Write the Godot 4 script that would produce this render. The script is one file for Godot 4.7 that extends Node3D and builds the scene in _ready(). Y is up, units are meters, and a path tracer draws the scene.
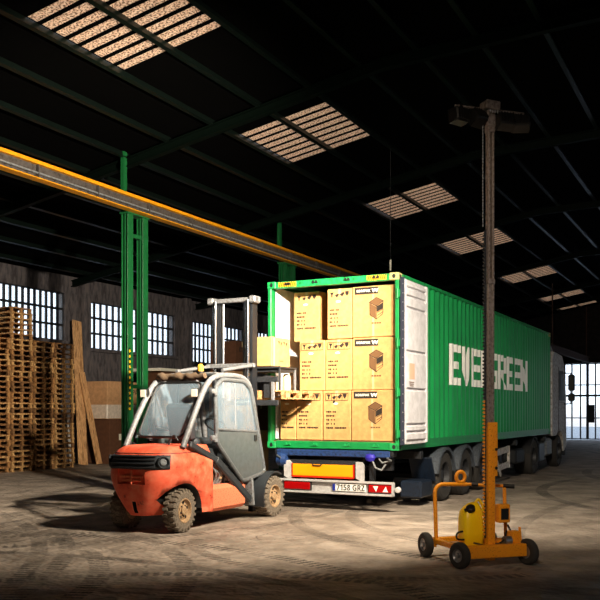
extends Node3D
# Warehouse hall: a forklift loads cartons into an open container on a trailer, a yellow light tower stands on the right.
# Hall axes: v = across the hall (world x), u = along the hall, away from the camera (world -z), y up.

var M = {}
var used = {}
var rng = RandomNumberGenerator.new()
var cache = {}

const RIGHT_TOP_V := -6.0
const CEIL_A := 9.38
const CEIL_B := 0.177

func W(v, y, u):
	return Vector3(v, y, -u)

func _ready():
	rng.seed = 7
	# ---------------- camera ----------------
	var cam := Camera3D.new()
	cam.name = "camera"
	cam.projection = Camera3D.PROJECTION_FRUSTUM
	cam.near = 0.05
	cam.far = 400.0
	cam.size = 2.0 * 0.05 * 300.0 / 866.0
	cam.frustum_offset = Vector2(0, 0.05 * 112.0 / 866.0)
	add_child(cam)
	cam.position = Vector3(0, 1.65, 0)
	cam.rotation_degrees = Vector3(0, 27.3, 0)
	# ---------------- sky and exposure ----------------
	var we := WorldEnvironment.new()
	we.name = "world_environment"
	var env := Environment.new()
	env.background_mode = Environment.BG_SKY
	var sky := Sky.new()
	var sm := ProceduralSkyMaterial.new()
	sm.sky_top_color = Color(0.80, 0.89, 1.0)
	sm.sky_horizon_color = Color(0.90, 0.95, 1.0)
	sm.ground_bottom_color = Color(0.5, 0.5, 0.5)
	sm.ground_horizon_color = Color(0.8, 0.82, 0.85)
	sm.sun_angle_max = 1.0
	sky.sky_material = sm
	env.sky = sky
	env.background_energy_multiplier = 2.6
	env.tonemap_mode = Environment.TONE_MAPPER_LINEAR
	env.tonemap_exposure = 1.0
	env.sdfgi_enabled = true
	env.ssao_enabled = true
	env.ssil_enabled = true
	we.environment = env
	add_child(we)
	# ---------------- scene ----------------
	make_materials()
	build_shell()
	build_roof()
	build_windows()
	build_columns_and_beam()
	build_trailer()
	build_container()
	build_cargo()
	build_tractor()
	build_forklift()
	build_fork_load()
	build_light_tower()
	build_pallet_stacks()
	build_left_goods()
	build_small_things()
	build_near_floodlight()

# ======================================================================
# helpers
# ======================================================================
func numbered(called):
	if not used.has(called):
		used[called] = 0
		return called
	used[called] += 1
	return "%s_%03d" % [called, used[called]]

func thing(called, label, category, at := Vector3.ZERO, turn := 0.0, group := ""):
	var o := Node3D.new()
	o.name = numbered(called)
	add_child(o)
	o.position = at
	o.rotation.y = turn
	o.set_meta("label", label)
	o.set_meta("category", category)
	if group != "":
		o.set_meta("group", group)
	return o

func setting(called):
	var o := Node3D.new()
	o.name = called
	o.set_meta("kind", "structure")
	add_child(o)
	return o

func sub(called, parent):
	var o := Node3D.new()
	o.name = called
	parent.add_child(o, true)
	return o

func S():
	var st := SurfaceTool.new()
	st.begin(Mesh.PRIMITIVE_TRIANGLES)
	return st

func shape(st):
	st.generate_normals()
	return st.commit()

func put(mesh, called, material, parent, at := Vector3.ZERO, turn := Vector3.ZERO):
	var o := MeshInstance3D.new()
	o.name = called
	o.mesh = mesh
	o.material_override = material
	parent.add_child(o, true)
	o.position = at
	o.rotation = turn
	return o

func obj(st, called, material, parent):
	return put(shape(st), called, material, parent)

func one(st, called, material, label, category, group := ""):
	var o = put(shape(st), numbered(called), material, self)
	o.set_meta("label", label)
	o.set_meta("category", category)
	if group != "":
		o.set_meta("group", group)
	return o

func poly(st, pts, outward):
	# fan of a convex polygon whose front faces outward
	var n = (pts[1] - pts[0]).cross(pts[2] - pts[0])
	var flip = n.dot(outward) > 0.0
	for i in range(1, pts.size() - 1):
		if flip:
			st.add_vertex(pts[0]); st.add_vertex(pts[i + 1]); st.add_vertex(pts[i])
		else:
			st.add_vertex(pts[0]); st.add_vertex(pts[i]); st.add_vertex(pts[i + 1])

func bx(st, c, s, b := Basis(), bev := 0.0):
	st.set_smooth_group(-1)
	var h = s * 0.5
	if bev <= 0.0:
		for ax in 3:
			for sg in [-1.0, 1.0]:
				var d = Vector3.ZERO
				d[ax] = sg
				var a1 = (ax + 1) % 3
				var a2 = (ax + 2) % 3
				var pts = []
				for q in [[-1, -1], [1, -1], [1, 1], [-1, 1]]:
					var p = Vector3.ZERO
					p[ax] = sg * h[ax]
					p[a1] = q[0] * h[a1]
					p[a2] = q[1] * h[a2]
					pts.append(c + b * p)
				poly(st, pts, b * d)
		return
	bev = minf(bev, minf(h.x, minf(h.y, h.z)) * 0.95)
	for ax in 3:
		var a1 = (ax + 1) % 3
		var a2 = (ax + 2) % 3
		for sg in [-1.0, 1.0]:
			var d = Vector3.ZERO
			d[ax] = sg
			var pts = []
			for q in [[-1, -1], [1, -1], [1, 1], [-1, 1]]:
				var p = Vector3.ZERO
				p[ax] = sg * h[ax]
				p[a1] = q[0] * (h[a1] - bev)
				p[a2] = q[1] * (h[a2] - bev)
				pts.append(c + b * p)
			poly(st, pts, b * d)
		# edges along axis ax
		for s1 in [-1.0, 1.0]:
			for s2 in [-1.0, 1.0]:
				var pts = []
				for q in [[-1, 0], [1, 0], [1, 1], [-1, 1]]:
					var p = Vector3.ZERO
					p[ax] = q[0] * (h[ax] - bev)
					p[a1] = s1 * (h[a1] - (bev if q[1] == 1 else 0.0))
					p[a2] = s2 * (h[a2] - (0.0 if q[1] == 1 else bev))
					pts.append(c + b * p)
				var d = Vector3.ZERO
				d[a1] = s1
				d[a2] = s2
				poly(st, pts, b * d)
	for sx in [-1.0, 1.0]:
		for sy in [-1.0, 1.0]:
			for sz in [-1.0, 1.0]:
				var k = Vector3(sx, sy, sz)
				var pts = []
				for ax in 3:
					var p = Vector3.ZERO
					for j in 3:
						p[j] = k[j] * (h[j] - (0.0 if j == ax else bev))
					pts.append(c + b * p)
				poly(st, pts, b * k)

func beam(st, a, b, w, h, up := Vector3.UP, bev := 0.0):
	# a bar from a to b, w wide and h high
	var z = (b - a).normalized()
	var x = up.cross(z)
	if x.length() < 0.01:
		x = Vector3.RIGHT.cross(z)
	x = x.normalized()
	var y = z.cross(x)
	bx(st, (a + b) * 0.5, Vector3(w, h, (b - a).length()), Basis(x, y, z), bev)

func tube(st, pts, r, n := 8, caps := true, closed := false):
	# sweep of a circle along points; r is a number or one radius for each point
	var m = pts.size()
	var rings = []
	var side = Vector3.ZERO
	for i in m:
		var t: Vector3
		if closed:
			t = (pts[(i + 1) % m] - pts[(i + m - 1) % m]).normalized()
		elif i == 0:
			t = (pts[1] - pts[0]).normalized()
		elif i == m - 1:
			t = (pts[m - 1] - pts[m - 2]).normalized()
		else:
			t = ((pts[i + 1] - pts[i]).normalized() + (pts[i] - pts[i - 1]).normalized()).normalized()
		if side == Vector3.ZERO:
			side = t.cross(Vector3.UP)
			if side.length() < 0.05:
				side = t.cross(Vector3.RIGHT)
		side = (side - t * side.dot(t)).normalized()
		var up = t.cross(side)
		var rr = r[i] if r is Array else r
		var ring = []
		for k in n:
			var a = TAU * k / n
			ring.append(pts[i] + (side * cos(a) + up * sin(a)) * rr)
		rings.append(ring)
	st.set_smooth_group(1)
	var last = m if closed else m - 1
	for i in last:
		var r0 = rings[i]
		var r1 = rings[(i + 1) % m]
		var c0 = pts[i]
		for k in n:
			var k2 = (k + 1) % n
			poly(st, [r0[k], r0[k2], r1[k2], r1[k]], (r0[k] + r0[k2]) * 0.5 - c0)
	if caps and not closed:
		st.set_smooth_group(-1)
		poly(st, rings[0], pts[0] - pts[1])
		poly(st, rings[m - 1], pts[m - 1] - pts[m - 2])

func lathe(st, prof, xf, n := 24, smooth := true):
	# prof: Vector2(radius, height) turned round the y axis of xf
	for i in prof.size() - 1:
		var p0 = prof[i]
		var p1 = prof[i + 1]
		var e = p1 - p0
		var nn = Vector2(e.y, -e.x)
		st.set_smooth_group(i + 2 if smooth else -1)
		for k in n:
			var a0 = TAU * k / n
			var a1 = TAU * (k + 1) / n
			var q = []
			var d0 = Vector3(cos(a0), 0, sin(a0))
			var d1 = Vector3(cos(a1), 0, sin(a1))
			if p0.x > 0.0001:
				q.append(xf * (d0 * p0.x + Vector3.UP * p0.y))
				q.append(xf * (d1 * p0.x + Vector3.UP * p0.y))
			else:
				q.append(xf * (Vector3.UP * p0.y))
			if p1.x > 0.0001:
				q.append(xf * (d1 * p1.x + Vector3.UP * p1.y))
				q.append(xf * (d0 * p1.x + Vector3.UP * p1.y))
			else:
				q.append(xf * (Vector3.UP * p1.y))
			if q.size() >= 3:
				var dm = (d0 + d1) * 0.5
				poly(st, q, xf.basis * (dm * nn.x + Vector3.UP * nn.y))

func prism(st, pts2, z0, z1, xf := Transform3D()):
	# extrusion of a 2D outline along z of xf
	st.set_smooth_group(-1)
	var p = PackedVector2Array(pts2)
	var tri = Geometry2D.triangulate_polygon(p)
	for k in range(0, tri.size(), 3):
		for z in [z0, z1]:
			var t = []
			for j in 3:
				t.append(xf * Vector3(p[tri[k + j]].x, p[tri[k + j]].y, z))
			poly(st, t, xf.basis * Vector3(0, 0, -1.0 if z == minf(z0, z1) else 1.0))
	var area = 0.0
	for i in p.size():
		var q = p[(i + 1) % p.size()]
		area += p[i].x * q.y - q.x * p[i].y
	for i in p.size():
		var a = p[i]
		var b = p[(i + 1) % p.size()]
		var nn = Vector2(b.y - a.y, a.x - b.x) * signf(area)
		poly(st, [xf * Vector3(a.x, a.y, z0), xf * Vector3(b.x, b.y, z0), xf * Vector3(b.x, b.y, z1), xf * Vector3(a.x, a.y, z1)], xf.basis * Vector3(nn.x, nn.y, 0))

func loft(st, rings, smooth := true):
	# closed rings of equal size, capped at both ends
	st.set_smooth_group(1 if smooth else -1)
	for i in rings.size() - 1:
		var c = Vector3.ZERO
		for p in rings[i]:
			c += p
		for p in rings[i + 1]:
			c += p
		c /= rings[i].size() * 2.0
		var n = rings[i].size()
		for k in n:
			var k2 = (k + 1) % n
			var q = [rings[i][k], rings[i][k2], rings[i + 1][k2], rings[i + 1][k]]
			poly(st, q, (q[0] + q[1] + q[2] + q[3]) * 0.25 - c)
	st.set_smooth_group(-1)
	for e in [[0, 1], [rings.size() - 1, rings.size() - 2]]:
		var c0 = Vector3.ZERO
		var c1 = Vector3.ZERO
		for p in rings[e[0]]:
			c0 += p
		for p in rings[e[1]]:
			c1 += p
		c0 /= rings[e[0]].size()
		c1 /= rings[e[1]].size()
		var n = rings[e[0]].size()
		for k in n:
			poly(st, [c0, rings[e[0]][k], rings[e[0]][(k + 1) % n]], c0 - c1)

func turned(axis):
	# transform whose y axis lies along the given direction
	var y = axis.normalized()
	var x = y.cross(Vector3.UP)
	if x.length() < 0.05:
		x = y.cross(Vector3.RIGHT)
	x = x.normalized()
	return Basis(x, y, x.cross(y))

func ordinal(n):
	return ["lowest", "second", "third", "fourth", "fifth", "sixth", "seventh", "eighth", "ninth", "tenth", "eleventh", "twelfth", "thirteenth", "fourteenth", "fifteenth", "sixteenth", "seventeenth", "eighteenth", "nineteenth", "twentieth", "twenty-first", "twenty-second", "twenty-third", "twenty-fourth", "twenty-fifth", "twenty-sixth", "twenty-seventh", "twenty-eighth"][n]

func lettering(text, size, material, called, parent, at, turn, bold := true, wide := 1.0):
	var f := SystemFont.new()
	f.font_names = PackedStringArray(["Droid Sans"])
	f.font_weight = 700 if bold else 400
	var t := TextMesh.new()
	t.text = text
	t.font = f
	t.font_size = 32
	t.pixel_size = size / 24.0
	t.depth = 0.002
	var o = put(t, called, material, parent, at, turn)
	o.scale = Vector3(wide, 1, 1)
	return o

# ======================================================================
# materials
# ======================================================================
func ramp(cols, offs):
	var g := Gradient.new()
	g.offsets = PackedFloat32Array(offs)
	var pc := PackedColorArray()
	for c in cols:
		pc.append(c)
	g.colors = pc
	return g

func noise_tex(sd, freq, cols, offs, oct := 5, size := 512, as_normal := false):
	var n := FastNoiseLite.new()
	n.seed = sd
	n.noise_type = FastNoiseLite.TYPE_SIMPLEX_SMOOTH
	n.frequency = freq
	n.fractal_octaves = oct
	n.fractal_gain = 0.6
	var t := NoiseTexture2D.new()
	t.width = size
	t.height = size
	t.seamless = true
	t.noise = n
	if as_normal:
		t.as_normal_map = true
		t.bump_strength = 6.0
	else:
		t.color_ramp = ramp(cols, offs)
	return t

func mat(key, col, rough := 0.7, metal := 0.0, tex = null, scale := 1.0):
	var m := StandardMaterial3D.new()
	m.resource_name = key
	m.albedo_color = col
	m.roughness = rough
	m.metallic = metal
	if tex:
		m.albedo_texture = tex
		m.uv1_triplanar = true
		m.uv1_scale = Vector3.ONE * scale
	M[key] = m
	return m

func glass(key, col, alpha, rough := 0.05):
	var m := StandardMaterial3D.new()
	m.resource_name = key
	m.transparency = BaseMaterial3D.TRANSPARENCY_ALPHA
	m.albedo_color = Color(col.r, col.g, col.b, alpha)
	m.roughness = rough
	M[key] = m
	return m

func make_materials():
	var soft = noise_tex(1, 0.012, [Color(0.90, 0.90, 0.90), Color(1, 1, 1)], [0.25, 0.75])
	var grime = noise_tex(2, 0.02, [Color(0.58, 0.53, 0.48), Color(0.88, 0.86, 0.84), Color(1, 1, 1)], [0.12, 0.36, 0.66])
	var worn = noise_tex(3, 0.03, [Color(0.45, 0.33, 0.28), Color(1, 0.92, 0.9), Color(1, 1, 1), Color(1, 0.98, 0.96)], [0.14, 0.24, 0.6, 0.85])
	var paint = noise_tex(8, 0.012, [Color(0.45, 0.28, 0.22), Color(0.95, 0.66, 0.58), Color(1, 0.8, 0.74), Color(1, 1, 1)], [0.1, 0.2, 0.5, 0.75], 6)
	var streak = noise_tex(4, 0.02, [Color(0.62, 0.58, 0.58), Color(0.82, 0.80, 0.80), Color(1, 0.95, 0.9)], [0.25, 0.5, 0.8])
	var woodn = noise_tex(5, 0.01, [Color(0.6, 0.52, 0.45), Color(1, 0.97, 0.92), Color(0.82, 0.74, 0.66)], [0.25, 0.5, 0.75])
	var dirt = noise_tex(6, 0.035, [Color(0.30, 0.23, 0.20), Color(0.72, 0.62, 0.55), Color(1.0, 0.95, 0.9), Color(1, 1, 1)], [0.28, 0.40, 0.52, 0.7], 6)
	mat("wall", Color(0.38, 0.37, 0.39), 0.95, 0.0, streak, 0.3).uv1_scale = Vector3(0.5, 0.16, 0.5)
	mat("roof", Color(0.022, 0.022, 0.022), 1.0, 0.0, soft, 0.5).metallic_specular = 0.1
	mat("frame_dark", Color(0.10, 0.11, 0.13), 0.6)
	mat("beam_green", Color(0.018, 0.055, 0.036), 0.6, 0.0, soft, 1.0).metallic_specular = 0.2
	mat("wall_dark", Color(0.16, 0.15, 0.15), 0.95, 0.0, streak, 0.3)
	mat("rust", Color(0.36, 0.24, 0.18), 0.8, 0.0, grime, 1.0)
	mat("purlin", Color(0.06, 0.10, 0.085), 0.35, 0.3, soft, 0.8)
	mat("column_green", Color(0.07, 0.38, 0.19), 0.5, 0.0, soft, 0.9)
	mat("rail_yellow", Color(0.93, 0.62, 0.06), 0.5, 0.0, soft, 0.7)
	mat("rail_web", Color(0.34, 0.32, 0.31), 0.7, 0.3, grime, 0.7)
	mat("tape_yellow", Color(0.95, 0.72, 0.08), 0.6)
	mat("black", Color(0.05, 0.05, 0.05), 0.6)
	mat("rubber", Color(0.20, 0.19, 0.18), 0.9, 0.0, soft, 3.0)
	mat("rubber_dusty", Color(0.47, 0.43, 0.38), 0.95, 0.0, grime, 3.0)
	mat("steel", Color(0.62, 0.63, 0.65), 0.35, 0.8, soft, 2.0)
	mat("chrome", Color(0.85, 0.87, 0.9), 0.15, 1.0)
	mat("mast_dark", Color(0.11, 0.12, 0.14), 0.45, 0.2, soft, 2.0)
	mat("steel_dark", Color(0.20, 0.21, 0.23), 0.5, 0.3, grime, 2.0)
	mat("steel_grey", Color(0.52, 0.54, 0.56), 0.55, 0.1, grime, 2.0)
	mat("rim_beige", Color(0.70, 0.58, 0.44), 0.7, 0.0, grime, 3.0)
	mat("orange", Color(0.95, 0.50, 0.38), 0.5, 0.0, paint, 0.8)
	mat("orange_dusty", Color(0.90, 0.50, 0.36), 0.7, 0.0, worn, 2.0)
	mat("cab_grey", Color(0.46, 0.47, 0.49), 0.5, 0.0, grime, 2.0)
	mat("door_grey", Color(0.36, 0.38, 0.40), 0.45, 0.0, grime, 2.0)
	mat("cab_dark", Color(0.16, 0.18, 0.20), 0.55, 0.0, soft, 2.0)
	mat("red_lens", Color(0.60, 0.03, 0.04), 0.2)
	mat("white_paint", Color(0.87, 0.86, 0.88), 0.5, 0.0, soft, 0.7)
	mat("white_dirty", Color(0.80, 0.79, 0.78), 0.6, 0.0, grime, 0.8)
	mat("cont_green", Color(0.05, 0.52, 0.26), 0.45, 0.0, soft, 0.6)
	mat("cont_edge", Color(0.10, 0.62, 0.33), 0.45, 0.0, grime, 1.0)
	mat("casting", Color(0.72, 0.70, 0.48), 0.6, 0.0, grime, 3.0)
	mat("plywood", Color(0.50, 0.38, 0.25), 0.8, 0.0, woodn, 1.0)
	mat("gasket", Color(0.10, 0.13, 0.20), 0.7)
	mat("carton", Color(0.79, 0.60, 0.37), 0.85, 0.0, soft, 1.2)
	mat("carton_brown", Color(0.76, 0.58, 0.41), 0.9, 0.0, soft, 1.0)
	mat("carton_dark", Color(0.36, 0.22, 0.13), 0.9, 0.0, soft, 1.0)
	mat("ink", Color(0.13, 0.09, 0.06), 0.8)
	mat("ink_brown", Color(0.42, 0.29, 0.17), 0.85)
	mat("ink_tan", Color(0.62, 0.44, 0.25), 0.85)
	mat("label_white", Color(0.92, 0.90, 0.84), 0.7)
	mat("label_pink", Color(0.90, 0.68, 0.58), 0.7)
	glass("tape_clear", Color(0.95, 0.85, 0.65), 0.55, 0.3)
	mat("trailer_blue", Color(0.14, 0.25, 0.46), 0.5, 0.1, grime, 1.6)
	mat("trailer_dark", Color(0.09, 0.10, 0.12), 0.6, 0.2, grime, 1.4)
	mat("guard_blue", Color(0.07, 0.12, 0.19), 0.45, 0.0, grime, 1.6)
	mat("guard_grey", Color(0.26, 0.29, 0.33), 0.6, 0.0, grime, 1.6)
	mat("bumper_grey", Color(0.74, 0.73, 0.73), 0.5, 0.1, soft, 1.8)
	mat("board_orange", Color(0.98, 0.62, 0.03), 0.4)
	mat("board_red", Color(0.75, 0.12, 0.05), 0.4)
	mat("plate_white", Color(0.9, 0.9, 0.88), 0.4)
	mat("plate_blue", Color(0.08, 0.16, 0.55), 0.4)
	mat("bag_blue", Color(0.16, 0.12, 0.62), 0.6)
	mat("tower_yellow", Color(0.95, 0.62, 0.07), 0.45, 0.0, worn, 3.0)
	mat("tank_yellow", Color(1.0, 0.84, 0.04), 0.4)
	mat("mast_steel", Color(0.56, 0.52, 0.50), 0.45, 0.3, grime, 2.0)
	mat("lamp_black", Color(0.06, 0.055, 0.055), 0.55, 0.2)
	mat("pallet_wood", Color(0.72, 0.55, 0.36), 0.9, 0.0, woodn, 1.6)
	mat("pallet_wood_pale", Color(0.86, 0.71, 0.50), 0.9, 0.0, woodn, 1.9)
	mat("pallet_wood_dark", Color(0.56, 0.42, 0.28), 0.9, 0.0, woodn, 1.3)
	mat("plank", Color(0.86, 0.70, 0.52), 0.85, 0.0, woodn, 0.7).uv1_scale = Vector3(2.5, 0.35, 2.5)
	mat("plank_grey", Color(0.62, 0.62, 0.62), 0.8, 0.0, soft, 0.7)
	mat("film", Color(0.86, 0.80, 0.74), 0.25, 0.0, soft, 1.2)
	mat("cloth_brown", Color(0.36, 0.29, 0.22), 0.95, 0.0, grime, 3.0)
	mat("amber", Color(0.98, 0.72, 0.25), 0.25)
	mat("wrap_cream", Color(0.86, 0.80, 0.64), 0.5, 0.0, soft, 3.0)
	mat("bottle_brown", Color(0.28, 0.10, 0.06), 0.3)
	mat("yard", Color(0.62, 0.62, 0.62), 0.95, 0.0, soft, 0.2)
	glass("pane", Color(0.9, 0.95, 1.0), 0.10, 0.05)
	glass("cab_glass", Color(0.70, 0.80, 0.88), 0.12, 0.06)
	var dusty := StandardMaterial3D.new()
	dusty.resource_name = "door_plexi"
	dusty.transparency = BaseMaterial3D.TRANSPARENCY_ALPHA
	dusty.albedo_color = Color(0.34, 0.37, 0.38, 0.8)
	dusty.albedo_texture = soft
	dusty.uv1_triplanar = true
	dusty.uv1_scale = Vector3.ONE * 1.4
	dusty.roughness = 0.35
	M["door_plexi"] = dusty
	var sk := StandardMaterial3D.new()
	sk.resource_name = "skylight_sheet"
	sk.albedo_color = Color(1.0, 0.93, 0.86)
	sk.albedo_texture = dirt
	sk.uv1_triplanar = true
	sk.uv1_scale = Vector3.ONE * 1.1
	sk.roughness = 0.8
	sk.backlight_enabled = true
	sk.backlight = Color(1.0, 0.98, 0.95)
	M["skylight"] = sk
	var lamp := StandardMaterial3D.new()
	lamp.resource_name = "lamp_lens"
	lamp.albedo_color = Color(1, 0.97, 0.9)
	lamp.emission_enabled = true
	lamp.emission = Color(1, 0.95, 0.86)
	lamp.emission_energy_multiplier = 4.0
	M["lamp_lens"] = lamp
	M["floor"] = floor_material()
	M["side_print"] = side_material()

func floor_material():
	var base = noise_tex(21, 0.008, [Color(0.60, 0.57, 0.54), Color(0.70, 0.67, 0.64), Color(0.80, 0.77, 0.74)], [0.2, 0.5, 0.8], 6, 1024)
	var m := StandardMaterial3D.new()
	m.resource_name = "floor_concrete"
	m.albedo_color = Color(0.80, 0.76, 0.72)
	m.albedo_texture = base
	m.roughness = 0.78
	m.normal_enabled = true
	m.normal_texture = noise_tex(22, 0.03, [], [], 4, 512, true)
	m.normal_scale = 0.9
	# tyre marks, cracks and stains lie over it
	var im := Image.create(2048, 2048, false, Image.FORMAT_RGBA8)
	im.fill(Color(0.2, 0.17, 0.15, 0.0))
	var r := RandomNumberGenerator.new()
	r.seed = 11
	for q in 80:
		# stains with ragged outlines
		var c = Vector2(r.randf_range(0, 2048), r.randf_range(0, 2048))
		var rad = r.randf_range(6, 40)
		var ph = r.randf() * 6.28
		var dark = r.randf_range(0.12, 0.4)
		for yy in range(maxi(0, int(c.y - rad)), mini(2047, int(c.y + rad))):
			for xx in range(maxi(0, int(c.x - rad)), mini(2047, int(c.x + rad))):
				var d = Vector2(xx, yy) - c
				var a = d.angle()
				var lim = rad * (0.6 + 0.16 * sin(a * 3 + ph) + 0.12 * sin(a * 7 + ph * 2) + 0.08 * sin(a * 13))
				if d.length() < lim:
					var old = im.get_pixel(xx, yy)
					im.set_pixel(xx, yy, Color(0.2, 0.17, 0.15, maxf(old.a, dark)))
	# arcs: centre v, u, radius, from, to, width, darkness, tread
	var arcs = [
		[-9.6, 4.2, 4.6, -0.2, 1.5, 0.20, 0.5, 1], [-9.6, 4.2, 5.5, -0.1, 1.4, 0.20, 0.45, 1], [-3.0, 3.2, 4.6, 1.5, 3.0, 0.18, 0.45, 1],
		[-12.5, 12.5, 5.6, -1.5, 0.2, 0.18, 0.4, 1], [-12.5, 12.5, 6.5, -1.5, 0.1, 0.18, 0.35, 1], [-1.5, 14.5, 5.4, 3.0, 4.6, 0.2, 0.45, 1],
		[-1.5, 14.5, 4.5, 3.0, 4.5, 0.2, 0.4, 1], [-7.0, 2.0, 7.0, 0.7, 2.2, 0.22, 0.5, 1], [-6.0, 1.5, 6.2, 0.9, 2.3, 0.16, 0.4, 0],
		[3.0, 20.0, 7.0, 2.8, 4.4, 0.22, 0.4, 0], [5.0, 26.0, 9.0, 2.7, 3.9, 0.24, 0.35, 0], [-14.0, 2.0, 9.0, 0.2, 1.2, 0.18, 0.45, 1],
		[-16.0, 0.0, 11.5, 0.2, 1.1, 0.18, 0.45, 1], [8.0, 14.0, 11.0, 2.5, 3.6, 0.2, 0.4, 1], [-12.0, 9.0, 3.0, 3.6, 6.0, 0.2, 0.5, 1],
		[-4.0, 10.5, 2.6, 3.6, 5.6, 0.16, 0.4, 1]]
	for a in arcs:
		var steps = int(a[2] * (a[4] - a[3]) / 0.012)
		for i in steps:
			var t = a[3] + (a[4] - a[3]) * i / steps
			var along = a[2] * (t - a[3])
			if a[7] == 1 and fmod(along, 0.11) > 0.062:
				continue
			var wear = 0.35 + 0.65 * absf(sin(along * 1.7 + a[0])) 
			for k in range(-8, 9):
				var rr = a[2] + a[5] * k / 16.0
				var v = a[0] + cos(t) * rr
				var u = a[1] + sin(t) * rr
				var x = int((v + 20.0) / 32.0 * 2048)
				var y = int((u + 6.0) / 32.0 * 2048)
				if x >= 0 and x < 2048 and y >= 0 and y < 2048 and r.randf() < 0.85:
					im.set_pixel(x, y, Color(0.13, 0.11, 0.10, minf(0.9, a[6] * wear * 1.7)))
	for q in 16:
		# cracks
		var p = Vector2(r.randf_range(300, 1900), r.randf_range(600, 1900))
		var ang = r.randf() * TAU
		for i in r.randi_range(60, 260):
			ang += r.randf_range(-0.3, 0.3)
			p += Vector2(cos(ang), sin(ang))
			if p.x > 1 and p.x < 2046 and p.y > 1 and p.y < 2046:
				im.set_pixel(int(p.x), int(p.y), Color(0.1, 0.09, 0.08, 0.8))
	# worn pale specks
	for q in 3000:
		im.set_pixel(r.randi_range(0, 2047), r.randi_range(0, 2047), Color(0.85, 0.82, 0.78, 0.5))
	m.detail_enabled = true
	m.detail_albedo = ImageTexture.create_from_image(im)
	m.detail_uv_layer = BaseMaterial3D.DETAIL_UV_2
	m.detail_blend_mode = BaseMaterial3D.BLEND_MODE_MIX
	return m

func glyph(ch):
	match ch:
		"E":
			return [[0, 0, 0.3, 1], [0.3, 0, 1, 0.19], [0.3, 0.4, 0.92, 0.58], [0.3, 0.81, 1, 1]]
		"R":
			return [[0, 0, 0.3, 1], [0.3, 0.82, 0.78, 1], [0.3, 0.4, 0.78, 0.57], [0.7, 0.48, 1, 0.94], PackedVector2Array([Vector2(0.36, 0.42), Vector2(0.68, 0.42), Vector2(1.0, 0), Vector2(0.68, 0)])]
		"G":
			return [[0, 0.05, 0.3, 0.95], [0.12, 0.81, 1, 1], [0.12, 0, 1, 0.19], [0.7, 0, 1, 0.5], [0.52, 0.36, 1, 0.52]]
		"N":
			return [[0, 0, 0.28, 1], [0.72, 0, 1, 1], PackedVector2Array([Vector2(0, 1), Vector2(0.32, 1), Vector2(1, 0), Vector2(0.68, 0)])]
		"V":
			return [PackedVector2Array([Vector2(0, 1), Vector2(0.32, 1), Vector2(0.5, 0.35), Vector2(0.68, 1), Vector2(1, 1), Vector2(0.66, 0), Vector2(0.34, 0)])]
	return []

func side_material():
	# paint of the container's long side: green with white letters, 11.9 m by 2.6 m
	var w := 2048
	var h := 448
	var im := Image.create(w, h, false, Image.FORMAT_RGB8)
	var n := FastNoiseLite.new()
	n.seed = 31
	n.frequency = 0.01
	n.fractal_octaves = 4
	var n2 := FastNoiseLite.new()
	n2.seed = 32
	n2.frequency = 0.05
	var green := Color(0.05, 0.50, 0.25)
	for y in h:
		for x in w:
			var k = 1.0 + 0.10 * n.get_noise_2d(x, y * 0.35) + 0.06 * n2.get_noise_2d(x, y * 0.2)
			im.set_pixel(x, y, Color(green.r * k, green.g * k, green.b * k))
	var ppm = w / 11.9
	var x0 = 2.67
	var pitch = 0.73
	var lw = 0.665
	var y0 = 0.96
	var lh = 0.77
	var text = "EVERGREEN"
	for i in text.length():
		for g in glyph(text[i]):
			var pg: PackedVector2Array
			if g is PackedVector2Array:
				pg = g
			else:
				pg = PackedVector2Array([Vector2(g[0], g[1]), Vector2(g[2], g[1]), Vector2(g[2], g[3]), Vector2(g[0], g[3])])
			var ax = int((x0 + i * pitch) * ppm)
			var ay = int((2.6 - y0 - lh) / 2.6 * h)
			var pw = int(lw * ppm)
			var phh = int(lh / 2.6 * h)
			for yy in phh:
				for xx in pw:
					if Geometry2D.is_point_in_polygon(Vector2((xx + 0.5) / pw, 1.0 - (yy + 0.5) / phh), pg):
						var k = 0.92 + 0.06 * n.get_noise_2d(ax + xx, (ay + yy) * 0.35)
						im.set_pixel(ax + xx, ay + yy, Color(k, k, k * 0.98))
	var m := StandardMaterial3D.new()
	m.resource_name = "container_side_paint"
	m.albedo_texture = ImageTexture.create_from_image(im)
	m.roughness = 0.42
	return m

# ======================================================================
# hall
# ======================================================================
func ceil_y(v):
	if v <= RIGHT_TOP_V:
		return CEIL_A + CEIL_B * v
	if v <= 2.0:
		return CEIL_A + CEIL_B * RIGHT_TOP_V + 0.035 * (v - RIGHT_TOP_V)
	return CEIL_A + CEIL_B * RIGHT_TOP_V + 0.035 * (2.0 - RIGHT_TOP_V) - 0.17 * (v - 2.0)

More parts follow.
